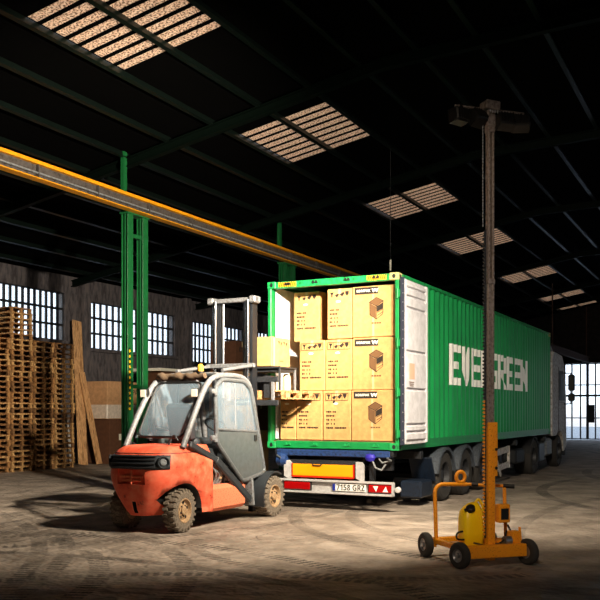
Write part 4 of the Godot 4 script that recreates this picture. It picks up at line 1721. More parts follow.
		tube(st, [e.call(1.38, -1.32), e.call(2.08, -1.34)], 0.014, 6)
		obj(st, "window_divider", M.cab_grey, d)
		st = S()
		pane_quad(st, [e.call(1.42, -0.78), e.call(1.99, -0.78), e.call(2.09, -0.98), e.call(2.09, -1.33), e.call(1.39, -1.31)], 0.005)
		obj(st, "sliding_pane", M.cab_glass, d)
		st = S()
		pane_quad(st, [e.call(1.37, -1.33), e.call(2.09, -1.35), e.call(2.08, -1.6), e.call(1.97, -1.77), e.call(1.35, -1.93)], 0.005)
		obj(st, "fixed_pane", M.cab_glass, d)
		st = S()
		pane_quad(st, [e.call(1.37, -0.78), e.call(1.20, -0.78), e.call(0.63, -1.48), e.call(0.72, -2.11), e.call(1.33, -1.94)], 0.02)
		obj(st, "lower_panel", M.door_plexi, d)
		st = S()
		bx(st, e.call(1.25, -1.86) + Vector3(0.03 * s, 0, 0), Vector3(0.03, 0.09, 0.05), Basis(), 0.008)
		obj(st, "door_handle", M.black, d)
		for y in [1.28, 1.95]:
			st = S()
			tube(st, [Vector3(0.575 * s, y - 0.06, -0.72), Vector3(0.575 * s, y + 0.06, -0.72)], 0.028, 8)
			bx(st, Vector3(0.56 * s, y, -0.68), Vector3(0.05, 0.07, 0.1), Basis(), 0.01)
			obj(st, "door_hinge", M.cab_grey, d)
	# seat and steering wheel
	var seat = sub("driver_seat", cab)
	st = S()
	bx(st, Vector3(0, 1.2, -0.95), Vector3(0.48, 0.14, 0.46), Basis(), 0.05)
	obj(st, "seat_cushion", M.cab_dark, seat)
	st = S()
	bx(st, Vector3(0, 1.5, -0.68), Vector3(0.46, 0.56, 0.12), Basis(Vector3(1, 0, 0), 0.2), 0.05)
	obj(st, "seat_back", M.cab_dark, seat)
	st = S()
	var sw = []
	for k in 16:
		var a = TAU * k / 16
		sw.append(Vector3(cos(a) * 0.17, 1.45 + sin(a) * 0.1, -1.6 - sin(a) * -0.13))
	tube(st, sw, 0.014, 6, false, true)
	tube(st, [Vector3(0, 1.45, -1.6), Vector3(0, 1.05, -1.85)], 0.03, 8)
	obj(st, "steering_wheel", M.black, cab)
	st = S()
	bx(st, Vector3(0, 1.0, -1.95), Vector3(0.9, 0.4, 0.18), Basis(), 0.03)
	obj(st, "dashboard", M.cab_dark, cab)
	st = S()
	bx(st, Vector3(0, 1.05, -0.55), Vector3(0.96, 0.22, 0.8), Basis(), 0.04)
	obj(st, "cab_tub", M.cab_dark, cab)
	# warning beacon and working lamps
	var bc = sub("beacon", cab)
	st = S()
	lathe(st, [Vector2(0.055, 0), Vector2(0.055, 0.03), Vector2(0, 0.03)], Transform3D(Basis(), Vector3(0.30, 2.215, -0.74)), 16)
	obj(st, "beacon_base", M.black, bc)
	st = S()
	lathe(st, [Vector2(0.045, 0.03), Vector2(0.045, 0.1), Vector2(0.03, 0.13), Vector2(0, 0.14)], Transform3D(Basis(), Vector3(0.30, 2.215, -0.74)), 16)
	obj(st, "amber_dome", M.amber, bc)
	for x in [-0.50, 0.40]:
		var wl = sub("work_lamp", cab)
		st = S()
		bx(st, Vector3(x, 1.92, -0.48), Vector3(0.12, 0.13, 0.09), Basis(), 0.02)
		obj(st, "lamp_body", M.lamp_black, wl)
		st = S()
		bx(st, Vector3(x, 1.92, -0.432), Vector3(0.1, 0.11, 0.012), Basis(), 0.005)
		obj(st, "lamp_glass", M.label_white, wl)
		st = S()
		tube(st, [Vector3(x, 1.92, -0.5), Vector3(x * 0.95, 1.97, -0.58)], 0.015, 6)
		obj(st, "lamp_bracket", M.steel_dark, wl)
	st = S()
	tube(st, rounded_path([Vector3(0.36, 1.22, -0.12), Vector3(0.30, 1.34, -0.1), Vector3(0.22, 1.28, -0.1), Vector3(0.2, 1.19, -0.1)], 0.05), 0.012, 6)
	obj(st, "grab_handle", M.steel_dark, cab)
	# ---- mast
	var ms = sub("mast", t)
	ms.position.x = -0.10
	for s in [-1, 1]:
		st = S()
		bx(st, Vector3(0.36 * s, 1.74, -2.36), Vector3(0.02, 3.4, 0.15))
		for z in [-2.29, -2.43]:
			bx(st, Vector3(0.325 * s, 1.74, z), Vector3(0.07, 3.4, 0.02))
		obj(st, "outer_channel", M.mast_dark, ms)
		st = S()
		bx(st, Vector3(0.30 * s, 1.86, -2.36), Vector3(0.02, 3.3, 0.11))
		for z in [-2.32, -2.40]:
			bx(st, Vector3(0.27 * s, 1.86, z), Vector3(0.06, 3.3, 0.016))
		obj(st, "inner_channel", M.mast_dark, ms)
		st = S()
		tube(st, [Vector3(0.31 * s, 0.25, -2.22), Vector3(0.31 * s, 2.2, -2.22)], 0.045, 12)
		obj(st, "lift_cylinder", M.mast_dark, ms)
		st = S()
		tube(st, [Vector3(0.31 * s, 2.2, -2.22), Vector3(0.31 * s, 3.46, -2.22)], 0.034, 12)
		obj(st, "lift_ram", M.chrome, ms)
		var ch = sub("lift_chain", ms)
		var cm = null
		for k in 40:
			if cm == null:
				st = S()
				bx(st, Vector3.ZERO, Vector3(0.035, 0.045, 0.014), Basis(), 0.004)
				cm = shape(st)
			put(cm, "chain_link", M.steel, ch, Vector3(0.20 * s, 1.9 + k * 0.04, -2.30))
	for y in [[3.47, 0.07], [2.4, 0.07], [0.5, 0.12]]:
		st = S()
		bx(st, Vector3(0, y[0], -2.27 if y[0] > 3 else -2.2), Vector3(0.92, y[1], 0.06), Basis(), 0.01)
		obj(st, "cross_bar", M.cab_grey if y[0] > 2 else M.steel_dark, ms)
	for s in [-1, 1]:
		st = S()
		bx(st, Vector3(0.40 * s, 3.47, -2.3), Vector3(0.12, 0.11, 0.2), Basis(), 0.02)
		obj(st, "mast_head", M.cab_grey, ms)
		st = S()
		tube(st, [Vector3(0.42 * s, 2.28, -1.3), Vector3(0.40 * s, 2.40, -2.22)], 0.028, 8)
		obj(st, "tilt_cylinder", M.cab_grey, ms)
	# ---- carriage and forks
	var ca = sub("fork_carriage", t)
	for y in [1.80, 2.18]:
		st = S()
		bx(st, Vector3(0.12, y, -2.475), Vector3(1.05, 0.09, 0.04), Basis(), 0.006)
		obj(st, "carriage_bar", M.steel_dark, ca)
	for x in [-0.3, 0.12, 0.54]:
		st = S()
		bx(st, Vector3(x, 1.99, -2.475), Vector3(0.06, 0.46, 0.036), Basis(), 0.006)
		obj(st, "carriage_upright", M.cab_grey, ca)
	for x in [-0.12, 0.42]:
		st = S()
		prism(st, [Vector2(2.495, 2.24), Vector2(2.535, 2.24), Vector2(2.535, 1.925), Vector2(3.3, 1.905), Vector2(3.3, 1.895), Vector2(2.495, 1.88)], -0.06, 0.06, Transform3D(Basis(Vector3(0, 0, -1), Vector3(0, 1, 0), Vector3(1, 0, 0)), Vector3(x, 0.0, 0)))
		obj(st, "fork", M.steel_dark, ca)

func pallet_mesh(w, d, h, deck := 7):
	# wooden pallet: w across its front (x), d deep (z), base at 0
	var st = S()
	var tb = 0.018
	for i in deck:
		var x = -w / 2 + w / deck * (i + 0.5)
		bx(st, Vector3(x, h - tb / 2, 0), Vector3(w / deck * (0.78 if i % 2 else 0.9), tb, d))
	for z in [-d / 2 + 0.05, 0.0, d / 2 - 0.05]:
		bx(st, Vector3(0, h - tb * 1.5, z), Vector3(w, tb, 0.1))
		for x in [-w / 2 + 0.04, 0.0, w / 2 - 0.04]:
			bx(st, Vector3(x, (tb + h - tb * 2) / 2, z), Vector3(0.07, h - tb * 3, 0.06))
	for x in [-w / 2 + 0.05, 0.0, w / 2 - 0.05]:
		bx(st, Vector3(x, tb / 2, 0), Vector3(0.09, tb, d))
	return shape(st)

func build_fork_load():
	# pallet on the forks, built board by board
	var y = 1.86
	var p = thing("loaded_pallet", "pale wooden pallet raised on the forks at the container opening", "pallet", W(-7.12, y, 12.83))
	var w = 1.0
	var d = 0.98
	for i in 7:
		var st = S()
		bx(st, Vector3(0, 0.133, -d / 2 + d / 7 * (i + 0.5)), Vector3(w, 0.022, d / 7 * 0.86), Basis(), 0.003)
		obj(st, "deck_board", M.pallet_wood_pale, p)
	for x in [-w / 2 + 0.05, 0.0, w / 2 - 0.05]:
		var st = S()
		bx(st, Vector3(x, 0.111, 0), Vector3(0.1, 0.022, d), Basis(), 0.003)
		obj(st, "stringer_board", M.pallet_wood_pale, p)
		st = S()
		bx(st, Vector3(x, 0.011, 0), Vector3(0.1, 0.022, d), Basis(), 0.003)
		obj(st, "bottom_board", M.pallet_wood_pale, p)
		for z in [-d / 2 + 0.07, 0.0, d / 2 - 0.07]:
			st = S()
			bx(st, Vector3(x, 0.061, z), Vector3(0.1, 0.078, 0.14), Basis(), 0.004)
			obj(st, "block", M.pallet_wood_pale, p)
	# steel stand on the pallet, wrapped rolls and a bottle in it, a carton on top
	var yt = y + 0.145
	var r = thing("steel_stand", "small dark steel stand on the raised pallet under a carton", "stand", W(-7.08, yt, 12.68))
	var hx = 0.30
	var hz = 0.27
	for x in [-hx, hx]:
		for z in [-hz, hz]:
			var st = S()
			bx(st, Vector3(x, 0.18, z), Vector3(0.035, 0.36, 0.035), Basis(), 0.004)
			obj(st, "stand_leg", M.cab_grey if x > 0 and z < 0 else M.steel_dark, r)
	var st2 = S()
	bx(st2, Vector3(0, 0.375, 0), Vector3(hx * 2 + 0.06, 0.03, hz * 2 + 0.06), Basis(), 0.004)
	obj(st2, "stand_top", M.steel_dark, r)
	st2 = S()
	bx(st2, Vector3(0, 0.33, 0.0), Vector3(hx * 2, 0.05, hz * 2 - 0.04), Basis(), 0.004)
	obj(st2, "stand_apron", M.steel_dark, r)
	for a in [[0.2, -0.16, 0.07, 0.29, "taller cream wrapped roll beside the stand's outer leg"], [0.13, 0.03, 0.045, 0.25, "slim cream wrapped roll in the middle of the steel stand"]]:
		st2 = S()
		lathe(st2, [Vector2(0, 0.004), Vector2(a[2], 0.004), Vector2(a[2] * 1.05, 0.05), Vector2(a[2], a[3] * 0.8), Vector2(a[2] * 0.6, a[3] * 0.96), Vector2(0, a[3])], Transform3D(Basis(), Vector3.ZERO), 16)
		var o = one(st2, "wrapped_roll", M.wrap_cream, a[4], "roll", "wrapped rolls on the raised pallet")
		o.position = W(-7.08 + a[0], yt, 12.68 - a[1])
	st2 = S()
	lathe(st2, [Vector2(0, 0.004), Vector2(0.06, 0.004), Vector2(0.065, 0.14), Vector2(0.03, 0.19), Vector2(0.025, 0.24), Vector2(0, 0.245)], Transform3D(Basis(), Vector3.ZERO), 14)
	var bo = one(st2, "brown_bottle", M.bottle_brown, "dark brown bottle in the steel stand on the raised pallet", "bottle")
	bo.position = W(-6.98, yt, 12.52)
	# carton on the stand; its printed side faces right
	var t = thing("small_carton", "carton lifted by the forklift, standing on the dark stand", "carton", W(-7.13, yt + 0.391, 12.68))
	st2 = S()
	bx(st2, Vector3(0, 0.245, 0), Vector3(0.46, 0.485, 0.64), Basis(), 0.012)
	obj(st2, "box_body", M.carton, t)
	st2 = S()
	bx(st2, Vector3(0, 0.489, 0), Vector3(0.05, 0.003, 0.62))
	bx(st2, Vector3(0.231, 0.245, 0.24), Vector3(0.003, 0.47, 0.05))
	obj(st2, "packing_tape", M.tape_clear, t)
	st2 = S()
	for k in 4:
		var z = 0.08 - k * 0.09
		prism(st2, [Vector2(-0.03, 0.03), Vector2(0.03, 0.03), Vector2(0.015 - 0.03 * (k % 2), -0.03)], 0.0, 0.003, Transform3D(Basis(Vector3(0, 0, -1), Vector3(0, 1, 0), Vector3(1, 0, 0)), Vector3(0.2305, 0.4 - 0.015 * (k % 2), z)))
	obj(st2, "handling_symbols", M.ink, t)
	st2 = S()
	for k in 3:
		bx(st2, Vector3(0.232, 0.1, 0.04 - k * 0.05), Vector3(0.003, 0.016, 0.035))
	obj(st2, "text_lines", M.ink_brown, t)

# ======================================================================
# light tower: origin on the ground under the middle of its cart
# ======================================================================
func cart_wheel(parent, at, r, wide, s, yaw := 0.0):
	var w = sub("wheel", parent)
	w.position = at
	w.rotation.y = yaw
	var xf = Transform3D(turned(Vector3(s, 0, 0)), Vector3.ZERO)
	var h = wide / 2
	var st = S()
	lathe(st, [Vector2(r * 0.5, -h), Vector2(r * 0.85, -h), Vector2(r * 0.97, -h * 0.6), Vector2(r, 0), Vector2(r * 0.97, h * 0.6), Vector2(r * 0.85, h), Vector2(r * 0.5, h * 0.9), Vector2(r * 0.5, -h)], xf, 28)
	obj(st, "tyre", M.rubber, w)
	st = S()
	lathe(st, [Vector2(0, -h * 0.8), Vector2(r * 0.52, -h * 0.8), Vector2(r * 0.52, h * 0.85), Vector2(r * 0.48, h * 0.9), Vector2(r * 0.4, h * 0.5), Vector2(r * 0.2, h * 0.5), Vector2(r * 0.16, h * 1.1), Vector2(0, h * 1.1)], xf, 22)
	obj(st, "rim", M.steel, w)

func build_light_tower():
	var t = thing("light_tower", "yellow wheeled light tower cart with tall steel mast and dark lamps", "light tower", W(-2.677, 0, 9.43), deg_to_rad(45.3))
	var st
	# wheels with their forks
	for a in [[-0.41, 0.40], [0.41, 0.40], [-0.41, -0.40], [0.41, -0.40]]:
		cart_wheel(t, Vector3(a[0], 0.142, a[1]), 0.142, 0.085, signf(a[0]), 0.25 if a[1] > 0 else 0.0)
		st = S()
		tube(st, [Vector3(a[0], 0.142, a[1]), Vector3(a[0] - 0.09 * signf(a[0]), 0.142, a[1])], 0.018, 8)
		bx(st, Vector3(a[0] - 0.08 * signf(a[0]), 0.17, a[1] * 0.93), Vector3(0.03, 0.1, 0.12), Basis(), 0.006)
		obj(st, "wheel_bracket", M.tower_yellow, t)
	# base frame
	for x in [-0.32, 0.32]:
		st = S()
		bx(st, Vector3(x, 0.19, 0), Vector3(0.06, 0.06, 0.86), Basis(), 0.008)
		obj(st, "frame_side", M.tower_yellow, t)
	st = S()
	bx(st, Vector3(0.42, 0.19, -0.14), Vector3(0.16, 0.05, 0.06), Basis(), 0.008)
	obj(st, "post_bracket", M.tower_yellow, t)
	for z in [-0.40, 0.02]:
		st = S()
		bx(st, Vector3(0, 0.19, z), Vector3(0.6, 0.06, 0.06), Basis(), 0.008)
		obj(st, "frame_cross", M.tower_yellow, t)
	st = S()
	bx(st, Vector3(0.0, 0.165, 0.42), Vector3(0.76, 0.13, 0.03), Basis(), 0.006)
	bx(st, Vector3(0.0, 0.228, 0.39), Vector3(0.76, 0.012, 0.08))
	obj(st, "front_plate", M.tower_yellow, t)
	st = S()
	bx(st, Vector3(0, 0.165, 0.18), Vector3(0.58, 0.012, 0.42))
	obj(st, "deck_plate", M.tower_yellow, t)
	# push handle
	var hd = sub("push_handle", t)
	st = S()
	tube(st, rounded_path([Vector3(-0.33, 0.2, -0.3), Vector3(-0.33, 0.83, -0.34), Vector3(0.08, 0.82, -0.34)], 0.12, false, 6), 0.023, 10)
	tube(st, [Vector3(0.08, 0.82, -0.34), Vector3(0.55, 0.80, -0.14)], 0.018, 10)
	obj(st, "handle_tube", M.tower_yellow, hd)
	st = S()
	tube(st, [Vector3(0.47, 0.2, -0.14), Vector3(0.47, 0.803, -0.174)], 0.021, 10)
	obj(st, "handle_post", M.tower_yellow, hd)
	for a in [[0.1, 0.25], [0.80, 1.05]]:
		st = S()
		var g0 = Vector3(0.08, 0.82, -0.34)
		var g1 = Vector3(0.55, 0.80, -0.14)
		tube(st, [g0.lerp(g1, a[0]), g0.lerp(g1, a[1])], 0.026, 10)
		obj(st, "grip", M.black, hd)
	var ey = sub("lifting_eye", t)
	st = S()
	var ring = []
	for k in 20:
		var a = TAU * k / 20
		ring.append(Vector3(0.0 + cos(a) * 0.055, 0.905 + sin(a) * 0.06, -0.34))
	tube(st, ring, 0.022, 8, false, true)
	obj(st, "eye_ring", M.tower_yellow, ey)
	st = S()
	bx(st, Vector3(0.0, 0.83, -0.34), Vector3(0.11, 0.05, 0.03), Basis(), 0.006)
	obj(st, "eye_foot", M.tower_yellow, ey)
	# yellow fuel tank with black cap
	var tk = sub("fuel_tank", t)
	st = S()
	var rings = []
	for e in [[0.18, 0.80, 0.0], [0.2, 0.98, 0.0], [0.34, 1.0, 0.0], [0.48, 0.98, 0.0], [0.56, 0.88, 0.0], [0.61, 0.66, 0.012], [0.645, 0.40, 0.03], [0.655, 0.22, 0.035]]:
		var rg = []
		for k in 20:
			var a = TAU * k / 20
			rg.append(Vector3(-0.09 + e[2] + signf(cos(a)) * pow(absf(cos(a)), 0.55) * 0.128 * e[1], e[0], 0.06 + signf(sin(a)) * pow(absf(sin(a)), 0.55) * 0.11 * e[1]))
		rings.append(rg)
	loft(st, rings)
	obj(st, "tank_body", M.tank_yellow, tk)
	st = S()
	lathe(st, [Vector2(0.05, 0), Vector2(0.05, 0.04), Vector2(0.04, 0.05), Vector2(0, 0.05)], Transform3D(turned(Vector3(-0.4, 1, 0.5)), Vector3(-0.13, 0.58, 0.13)), 14)
	tube(st, [Vector3(-0.15, 0.605, 0.15), Vector3(-0.22, 0.59, 0.16)], 0.014, 7)
	obj(st, "tank_cap", M.black, tk)
	st = S()
	tube(st, rounded_path([Vector3(-0.04, 0.64, 0.06), Vector3(0.0, 0.70, 0.06), Vector3(0.06, 0.62, 0.06), Vector3(0.05, 0.5, 0.06)], 0.04), 0.016, 7)
	obj(st, "tank_handle", M.tank_yellow, tk)
	# hoses
	st = S()
	tube(st, rounded_path([Vector3(-0.2, 0.26, 0.12), Vector3(-0.32, 0.27, 0.16), Vector3(-0.3, 0.34, 0.12), Vector3(-0.2, 0.35, 0.1)], 0.06), 0.011, 7)
	obj(st, "hose", M.black, t)
	st = S()
	tube(st, rounded_path([Vector3(0.06, 0.23, 0.3), Vector3(0.2, 0.22, 0.36), Vector3(0.3, 0.28, 0.3), Vector3(0.26, 0.42, 0.24)], 0.08), 0.011, 7)
	obj(st, "hose", M.black, t)
	st = S()
	tube(st, rounded_path([Vector3(-0.16, 0.24, 0.24), Vector3(0.0, 0.2, 0.34), Vector3(0.16, 0.26, 0.34), Vector3(0.22, 0.36, 0.28)], 0.08), 0.01, 7)
	obj(st, "hose", M.black, t)
	# control box
	var cb = sub("control_box", t)
	st = S()
	bx(st, Vector3(0.185, 0.55, 0.26), Vector3(0.14, 0.2, 0.09), Basis(), 0.01)
	obj(st, "box_housing", M.tower_yellow, cb)
	st = S()
	bx(st, Vector3(0.185, 0.545, 0.307), Vector3(0.09, 0.12, 0.008))
	obj(st, "box_display", M.black, cb)
	# gear at the right front corner
	st = S()
	bx(st, Vector3(0.30, 0.28, 0.30), Vector3(0.1, 0.16, 0.12), Basis(), 0.012)
	tube(st, [Vector3(0.36, 0.23, 0.34), Vector3(0.36, 0.4, 0.32)], 0.014, 8)
	obj(st, "winch_housing", M.tower_yellow, t)
	st = S()
	lathe(st, [Vector2(0, -0.04), Vector2(0.05, -0.04), Vector2(0.05, 0.04), Vector2(0, 0.04)], Transform3D(turned(Vector3(1, 0, 0)), Vector3(0.20, 0.26, 0.33)), 16)
	obj(st, "winch_drum", M.steel, t)
	# mast
	var ms = sub("mast", t)
	var mx = 0.0
	var mz = 0.31
	st = S()
	bx(st, Vector3(mx, 0.8, mz), Vector3(0.085, 1.48, 0.09), Basis(), 0.008)
	bx(st, Vector3(mx + 0.055, 1.25, mz), Vector3(0.05, 0.58, 0.06), Basis(), 0.006)
	bx(st, Vector3(mx + 0.06, 0.83, mz - 0.08), Vector3(0.02, 0.5, 0.02), Basis(Vector3(0, 0, 1), -0.25))
	obj(st, "mast_foot", M.tower_yellow, ms)
	for y in [1.25, 1.05]:
		st = S()
		lathe(st, [Vector2(0.016, 0), Vector2(0.016, 0.012), Vector2(0, 0.014)], Transform3D(turned(Vector3(0, 0, 1)), Vector3(mx + 0.05, y, mz + 0.04)), 10)
		obj(st, "bolt", M.black, ms)
	# telescopic mast: two slim rails and a rear web
	st = S()
	bx(st, Vector3(mx - 0.024, 3.05, mz), Vector3(0.022, 3.3, 0.07), Basis(), 0.004)
	obj(st, "mast_rail", M.mast_steel, ms)
	st = S()
	bx(st, Vector3(mx + 0.024, 3.05, mz), Vector3(0.022, 3.3, 0.07), Basis(), 0.004)
	obj(st, "mast_rail", M.mast_steel, ms)
	st = S()
	bx(st, Vector3(mx, 3.05, mz - 0.025), Vector3(0.05, 3.3, 0.012))
	obj(st, "mast_web", M.steel_dark, ms)
	st = S()
	bx(st, Vector3(mx, 2.25, mz + 0.0), Vector3(0.085, 1.55, 0.055), Basis(), 0.006)
	obj(st, "middle_section", M.mast_steel, ms)
	for y in [3.05, 4.68]:
		st = S()
		bx(st, Vector3(mx, y, mz), Vector3(0.085, 0.06, 0.085), Basis(), 0.006)
		obj(st, "mast_collar", M.mast_steel, ms)
	# toothed rack on the left of the mast
	var rk = sub("toothed_rack", ms)
	st = S()
	bx(st, Vector3(mx - 0.058, 1.95, mz), Vector3(0.012, 3.3, 0.03))
	obj(st, "rack_strip", M.steel_dark, rk)
	st = S()
	prism(st, [Vector2(0, -0.014), Vector2(0, 0.014), Vector2(-0.02, 0.006), Vector2(-0.02, -0.006)], -0.012, 0.012)
	var tooth = shape(st)
	for k in 82:
		put(tooth, "tooth", M.steel_dark if k > 36 else M.tower_yellow, rk, Vector3(mx - 0.064, 0.34 + k * 0.0395, mz))
	# chain hanging beside the upper mast
	var ck = sub("chain", ms)
	st = S()
	bx(st, Vector3.ZERO, Vector3(0.014, 0.03, 0.012), Basis(), 0.004)
	var link = shape(st)
	for k in 34:
		put(link, "chain_link", M.steel, ck, Vector3(mx - 0.085, 3.65 + k * 0.034, mz))
	# head with lamps
	var hd2 = sub("mast_head", t)
	st = S()
	bx(st, Vector3(mx, 4.93, mz), Vector3(0.17, 0.1, 0.16), Basis(Vector3(0, 0, 1), -0.06), 0.01)
	bx(st, Vector3(mx, 4.80, mz), Vector3(0.1, 0.18, 0.08), Basis(), 0.008)
	obj(st, "head_block", M.mast_steel, hd2)
	st = S()
	tube(st, [Vector3(mx - 0.42, 4.9, mz), Vector3(mx + 0.42, 4.9, mz)], 0.014, 8)
	obj(st, "lamp_bar", M.mast_steel, hd2)
	for k in 4:
		st = S()
		tube(st, [Vector3(mx - 0.045 + k * 0.03, 4.87, mz + 0.085), Vector3(mx - 0.045 + k * 0.03, 4.84, mz + 0.085)], 0.008, 6)
		obj(st, "cable_gland", M.steel, hd2)
	# floodlights point away from the camera, down on the forklift and the container
	var aims = [Vector3(-14.0, 3.5, -14.5), Vector3(-7.4, 0.6, -11.2), Vector3(-6.2, 2.4, -13.4), Vector3(-5.0, 1.6, -16.0)]
	var wides = [40.0, 50.0, 50.0, 60.0]
	var powers = [200.0, 72.0, 14.0, 50.0]
	var xs = [-0.36, -0.15, 0.19, 0.38]
	for i in 4:
		var fl = sub("floodlight", t)
		var at = Vector3(mx + xs[i], 4.80, mz)
		fl.position = at
		var world_at = t.transform * at
		var dir = (t.basis.inverse() * (aims[i] - world_at)).normalized()
		fl.basis = Basis.looking_at(dir)
		st = S()
		bx(st, Vector3(0, 0, 0.02), Vector3(0.19, 0.15, 0.07), Basis(), 0.015)
		# hood round the lens
		for e in [[0.0, 0.07, 0.19, 0.01], [0.0, -0.07, 0.19, 0.01], [0.09, 0.0, 0.01, 0.15], [-0.09, 0.0, 0.01, 0.15]]:
			bx(st, Vector3(e[0], e[1], -0.04), Vector3(e[2], e[3], 0.08))
		for q in 5:
			bx(st, Vector3(-0.07 + q * 0.035, 0, 0.065), Vector3(0.008, 0.12, 0.03))
		obj(st, "lamp_housing", M.lamp_black, fl)
		st = S()
		bx(st, Vector3(0, 0, -0.02), Vector3(0.165, 0.125, 0.008))
		obj(st, "lamp_lens", M.lamp_lens, fl)
		st = S()
		tube(st, [Vector3(0, 0.05, 0.05), Vector3(0, 0.12, 0.02)], 0.012, 6)
		obj(st, "lamp_bracket", M.lamp_black, fl)
		var sl := SpotLight3D.new()
		sl.name = "flood_beam"
		sl.light_color = Color(1.0, 0.94, 0.84)
		sl.light_energy = powers[i]
		sl.light_size = 0.08
		sl.spot_range = 60.0
		sl.spot_attenuation = 2.0
		sl.spot_angle = wides[i]
		sl.spot_angle_attenuation = 0.7
		sl.shadow_enabled = true
		fl.add_child(sl)
		sl.position = Vector3(0, 0, -0.06)

# ======================================================================
# stored goods along the left wall
# ======================================================================
func build_pallet_stacks():
	var meshes = [pallet_mesh(0.78, 1.18, 0.144), pallet_mesh(0.76, 1.16, 0.144, 6), pallet_mesh(0.79, 1.18, 0.144, 5)]
	var mats = [M.pallet_wood, M.pallet_wood_pale, M.pallet_wood_dark]
	var r := RandomNumberGenerator.new()
	r.seed = 77
	# centre u, centre v, number of pallets, where
	var stacks = [[16.98, -18.44, 25, "leftmost stack"], [17.81, -18.42, 31, "tallest stack"], [18.64, -18.42, 25, "stack right of the tallest stack"], [19.47, -18.4, 25, "stack beside the leaning boards"]]
	for s in stacks:
		for k in s[2]:
			var o := MeshInstance3D.new()
			var q = r.randi_range(0, 2)
			o.name = numbered("wooden_pallet")
			o.mesh = meshes[q]
			var pick = r.randf()
			var pale = 0.7 if s[0] > 19.0 else 0.35
			o.material_override = mats[1] if pick < pale else mats[0] if pick < 0.8 else mats[2]
			add_child(o)
			o.position = W(s[1] + r.randf_range(-0.025, 0.025), 0.003 + k * 0.1465, s[0] + r.randf_range(-0.008, 0.008))
			# the short side of 0.8 m looks into the hall
			o.rotation.y = PI / 2 + r.randf_range(-0.006, 0.006)
			var which = "lowest" if k == 0 else "topmost" if k == s[2] - 1 else ordinal_long(k) + " from the floor"
			o.set_meta("label", "wooden pallet, %s, in the %s" % [which, s[3]])
			o.set_meta("category", "pallet")
			o.set_meta("group", "pallets in the " + s[3])

func ordinal_long(k):
	var small = ["first", "second", "third", "fourth", "fifth", "sixth", "seventh", "eighth", "ninth", "tenth", "eleventh", "twelfth", "thirteenth", "fourteenth", "fifteenth", "sixteenth", "seventeenth", "eighteenth", "nineteenth", "twentieth"]
	if k < 20:
		return small[k]
	if k == 29:
		return "thirtieth"
	if k > 29:
		return "thirty-" + small[k - 30]
	return "twenty-" + small[k - 20]

func plank(a, b, w, th, material, label):
	var st = S()
	beam(st, a, b, w, th, Vector3(1, 0.15, 0), 0.006)
	return one(st, "timber_board", material, label, "board", "boards leaning on the wall")

func big_carton(label, v, u, y, w, h, d, material, film := false, text := "", part_label := ""):
	# v, u: middle of its base; w along u, d along v
	var t = thing("large_carton", label, "carton", W(v, y, u))
	var st = S()
	bx(st, Vector3(0, h / 2, 0), Vector3(d, h - 0.004, w), Basis(), 0.015)
	obj(st, "box_body", material, t)
	st = S()
	bx(st, Vector3(0, h - 0.0005, 0), Vector3(d - 0.04, 0.003, 0.06))
	bx(st, Vector3(d / 2 + 0.0005, h - 0.1, 0), Vector3(0.003, 0.18, 0.06))
	obj(st, "packing_tape", M.tape_clear, t)
	if film:
		st = S()
		bx(st, Vector3(0, h * 0.2, 0), Vector3(d + 0.02, h * 0.38, w + 0.02), Basis(), 0.02)
		obj(st, "stretch_film", M.film, t)
	if text != "":
		lettering(text, 0.17, M.ink, "print", t, Vector3(d / 2 + 0.003, h * 0.72, -w * 0.3), Vector3(0, PI / 2, 0))
	return t

func build_left_goods():
	plank(W(-18.25, 0.02, 20.73), W(-18.93, 4.55, 21.2), 0.40, 0.04, M.plank, "tallest pale timber board leaning on the wall beside the pallets")
	plank(W(-18.05, 0.02, 21.25), W(-18.6, 2.9, 21.06), 0.24, 0.05, M.plank, "shorter timber board leaning at the right of the tall board")
	plank(W(-18.32, 0.02, 20.27), W(-18.6, 1.9, 20.25), 0.2, 0.03, M.plank_grey, "short grey board between the pallet stacks and tall board")
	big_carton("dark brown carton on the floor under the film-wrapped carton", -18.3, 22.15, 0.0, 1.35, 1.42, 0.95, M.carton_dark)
	var st = S()
	bx(st, W(-17.82, 0.85, 22.0), Vector3(0.004, 0.2, 0.16))
	var lb = obj(st, "document_pouch", M.label_white, get_node("large_carton"))
	lb.position = -get_node("large_carton").position
	big_carton("pale brown carton, film-wrapped below, stacked left of the green column", -18.3, 22.1, 1.424, 1.5, 1.2, 0.95, M.carton_brown, true, "KOMPAK")
	# goods seen behind the forklift cab and between mast and container
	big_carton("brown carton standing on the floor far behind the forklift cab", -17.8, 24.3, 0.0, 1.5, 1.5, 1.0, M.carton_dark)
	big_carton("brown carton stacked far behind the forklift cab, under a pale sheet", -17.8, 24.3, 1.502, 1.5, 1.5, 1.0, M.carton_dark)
	st = S()
	bx(st, W(-17.75, 3.06, 24.2), Vector3(1.15, 0.10, 1.9), Basis(), 0.01)
	one(st, "pale_sheet", M.label_white, "pale flat sheet lying on cartons behind the forklift's beacon", "sheet")
	big_carton("carton at the foot of the far stack behind the forklift mast", -15.5, 24.85, 0.0, 1.0, 1.0, 1.0, M.carton_brown)
	big_carton("second carton of the far stack behind the forklift mast", -15.5, 24.85, 1.002, 1.0, 1.0, 1.0, M.carton_brown)
	big_carton("third carton of the far stack behind the forklift mast", -15.5, 24.85, 2.004, 1.0, 1.0, 1.0, M.carton_brown)
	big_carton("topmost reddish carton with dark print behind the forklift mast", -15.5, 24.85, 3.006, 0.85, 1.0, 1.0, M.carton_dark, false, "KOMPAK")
	big_carton("pinkish carton on the floor between forklift and container", -8.62, 14.4, 0.0, 0.6, 1.3, 0.7, M.carton_brown)
	big_carton("dark carton stacked on the pinkish carton beside the container", -8.62, 14.4, 1.302, 0.6, 0.6, 0.7, M.carton_dark)

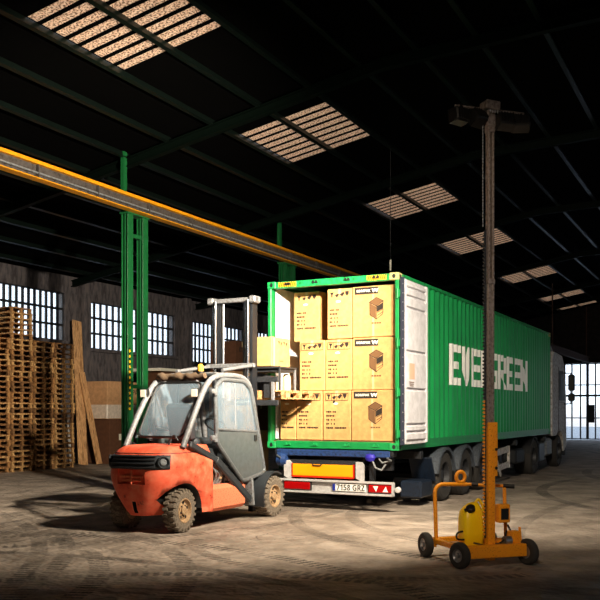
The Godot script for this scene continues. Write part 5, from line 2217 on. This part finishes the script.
func build_small_things():
	# thin rod hanging from the roof over the container
	var st = S()
	tube(st, [W(-7.5, ceil_y(-7.5) - 0.12, 19.2), W(-7.5, 5.2, 19.2)], 0.006, 6)
	var t = thing("hanging_cable", "thin cable with a pale hook hanging from the roof over the container", "cable")
	obj(st, "cable", M.steel_dark, t)
	st = S()
	tube(st, [W(-7.5, 5.25, 19.2), W(-7.5, 5.0, 19.2)], 0.025, 8)
	obj(st, "hook", M.label_white, t)

	# rusty girder before the far gate
	st = S()
	bx(st, W(-8.3, 4.72, 47.4), Vector3(0.03, 0.3, 11.4))
	for d in [-0.15, 0.15]:
		bx(st, W(-8.3, 4.72 + d, 47.4), Vector3(0.2, 0.03, 11.4))
	var gd = thing("rusty_girder", "rusty brown girder high up before the bright far gate", "girder")
	obj(st, "girder", M.rust, gd)
	for u in [42.5, 52.4]:
		st = S()
		beam(st, W(-8.3, 4.86, u), W(-8.3, ceil_y(-8.3) - 0.1, u), 0.05, 0.05)
		obj(st, "hanger", M.rust, gd)

func build_near_floodlight():
	# working floodlight hung from the first rafter, above and behind the camera: it lights the tower's near side
	var at = W(-0.6, 5.6, 0.6)
	var t = thing("hall_floodlight", "black floodlight hanging from the rafter near the camera", "lamp", at)
	var fl = sub("floodlight", t)
	fl.basis = Basis.looking_at((W(-2.5, 2.5, 9.2) - at).normalized())
	var st = S()
	bx(st, Vector3(0, 0, 0.05), Vector3(0.34, 0.28, 0.12), Basis(), 0.02)
	for e in [[0.0, 0.135, 0.34, 0.012], [0.0, -0.135, 0.34, 0.012], [0.165, 0.0, 0.012, 0.28], [-0.165, 0.0, 0.012, 0.28]]:
		bx(st, Vector3(e[0], e[1], -0.04), Vector3(e[2], e[3], 0.1))
	obj(st, "lamp_housing", M.lamp_black, fl)
	st = S()
	bx(st, Vector3(0, 0, -0.015), Vector3(0.3, 0.25, 0.01))
	obj(st, "lamp_lens", M.lamp_lens, fl)
	st = S()
	tube(st, [Vector3(0, 0.1, -0.02), Vector3(0, ceil_y(-0.6) - 0.12 - at.y, -0.02)], 0.02, 8)
	obj(st, "drop_rod", M.steel_dark, t)
	var sl := SpotLight3D.new()
	sl.name = "flood_beam"
	sl.light_color = Color(1.0, 0.90, 0.78)
	sl.light_energy = 40.0
	sl.light_size = 0.12
	sl.spot_range = 60.0
	sl.spot_attenuation = 2.0
	sl.spot_angle = 17.0
	sl.spot_angle_attenuation = 0.7
	sl.shadow_enabled = true
	fl.add_child(sl)
	sl.position = Vector3(0, 0, -0.05)
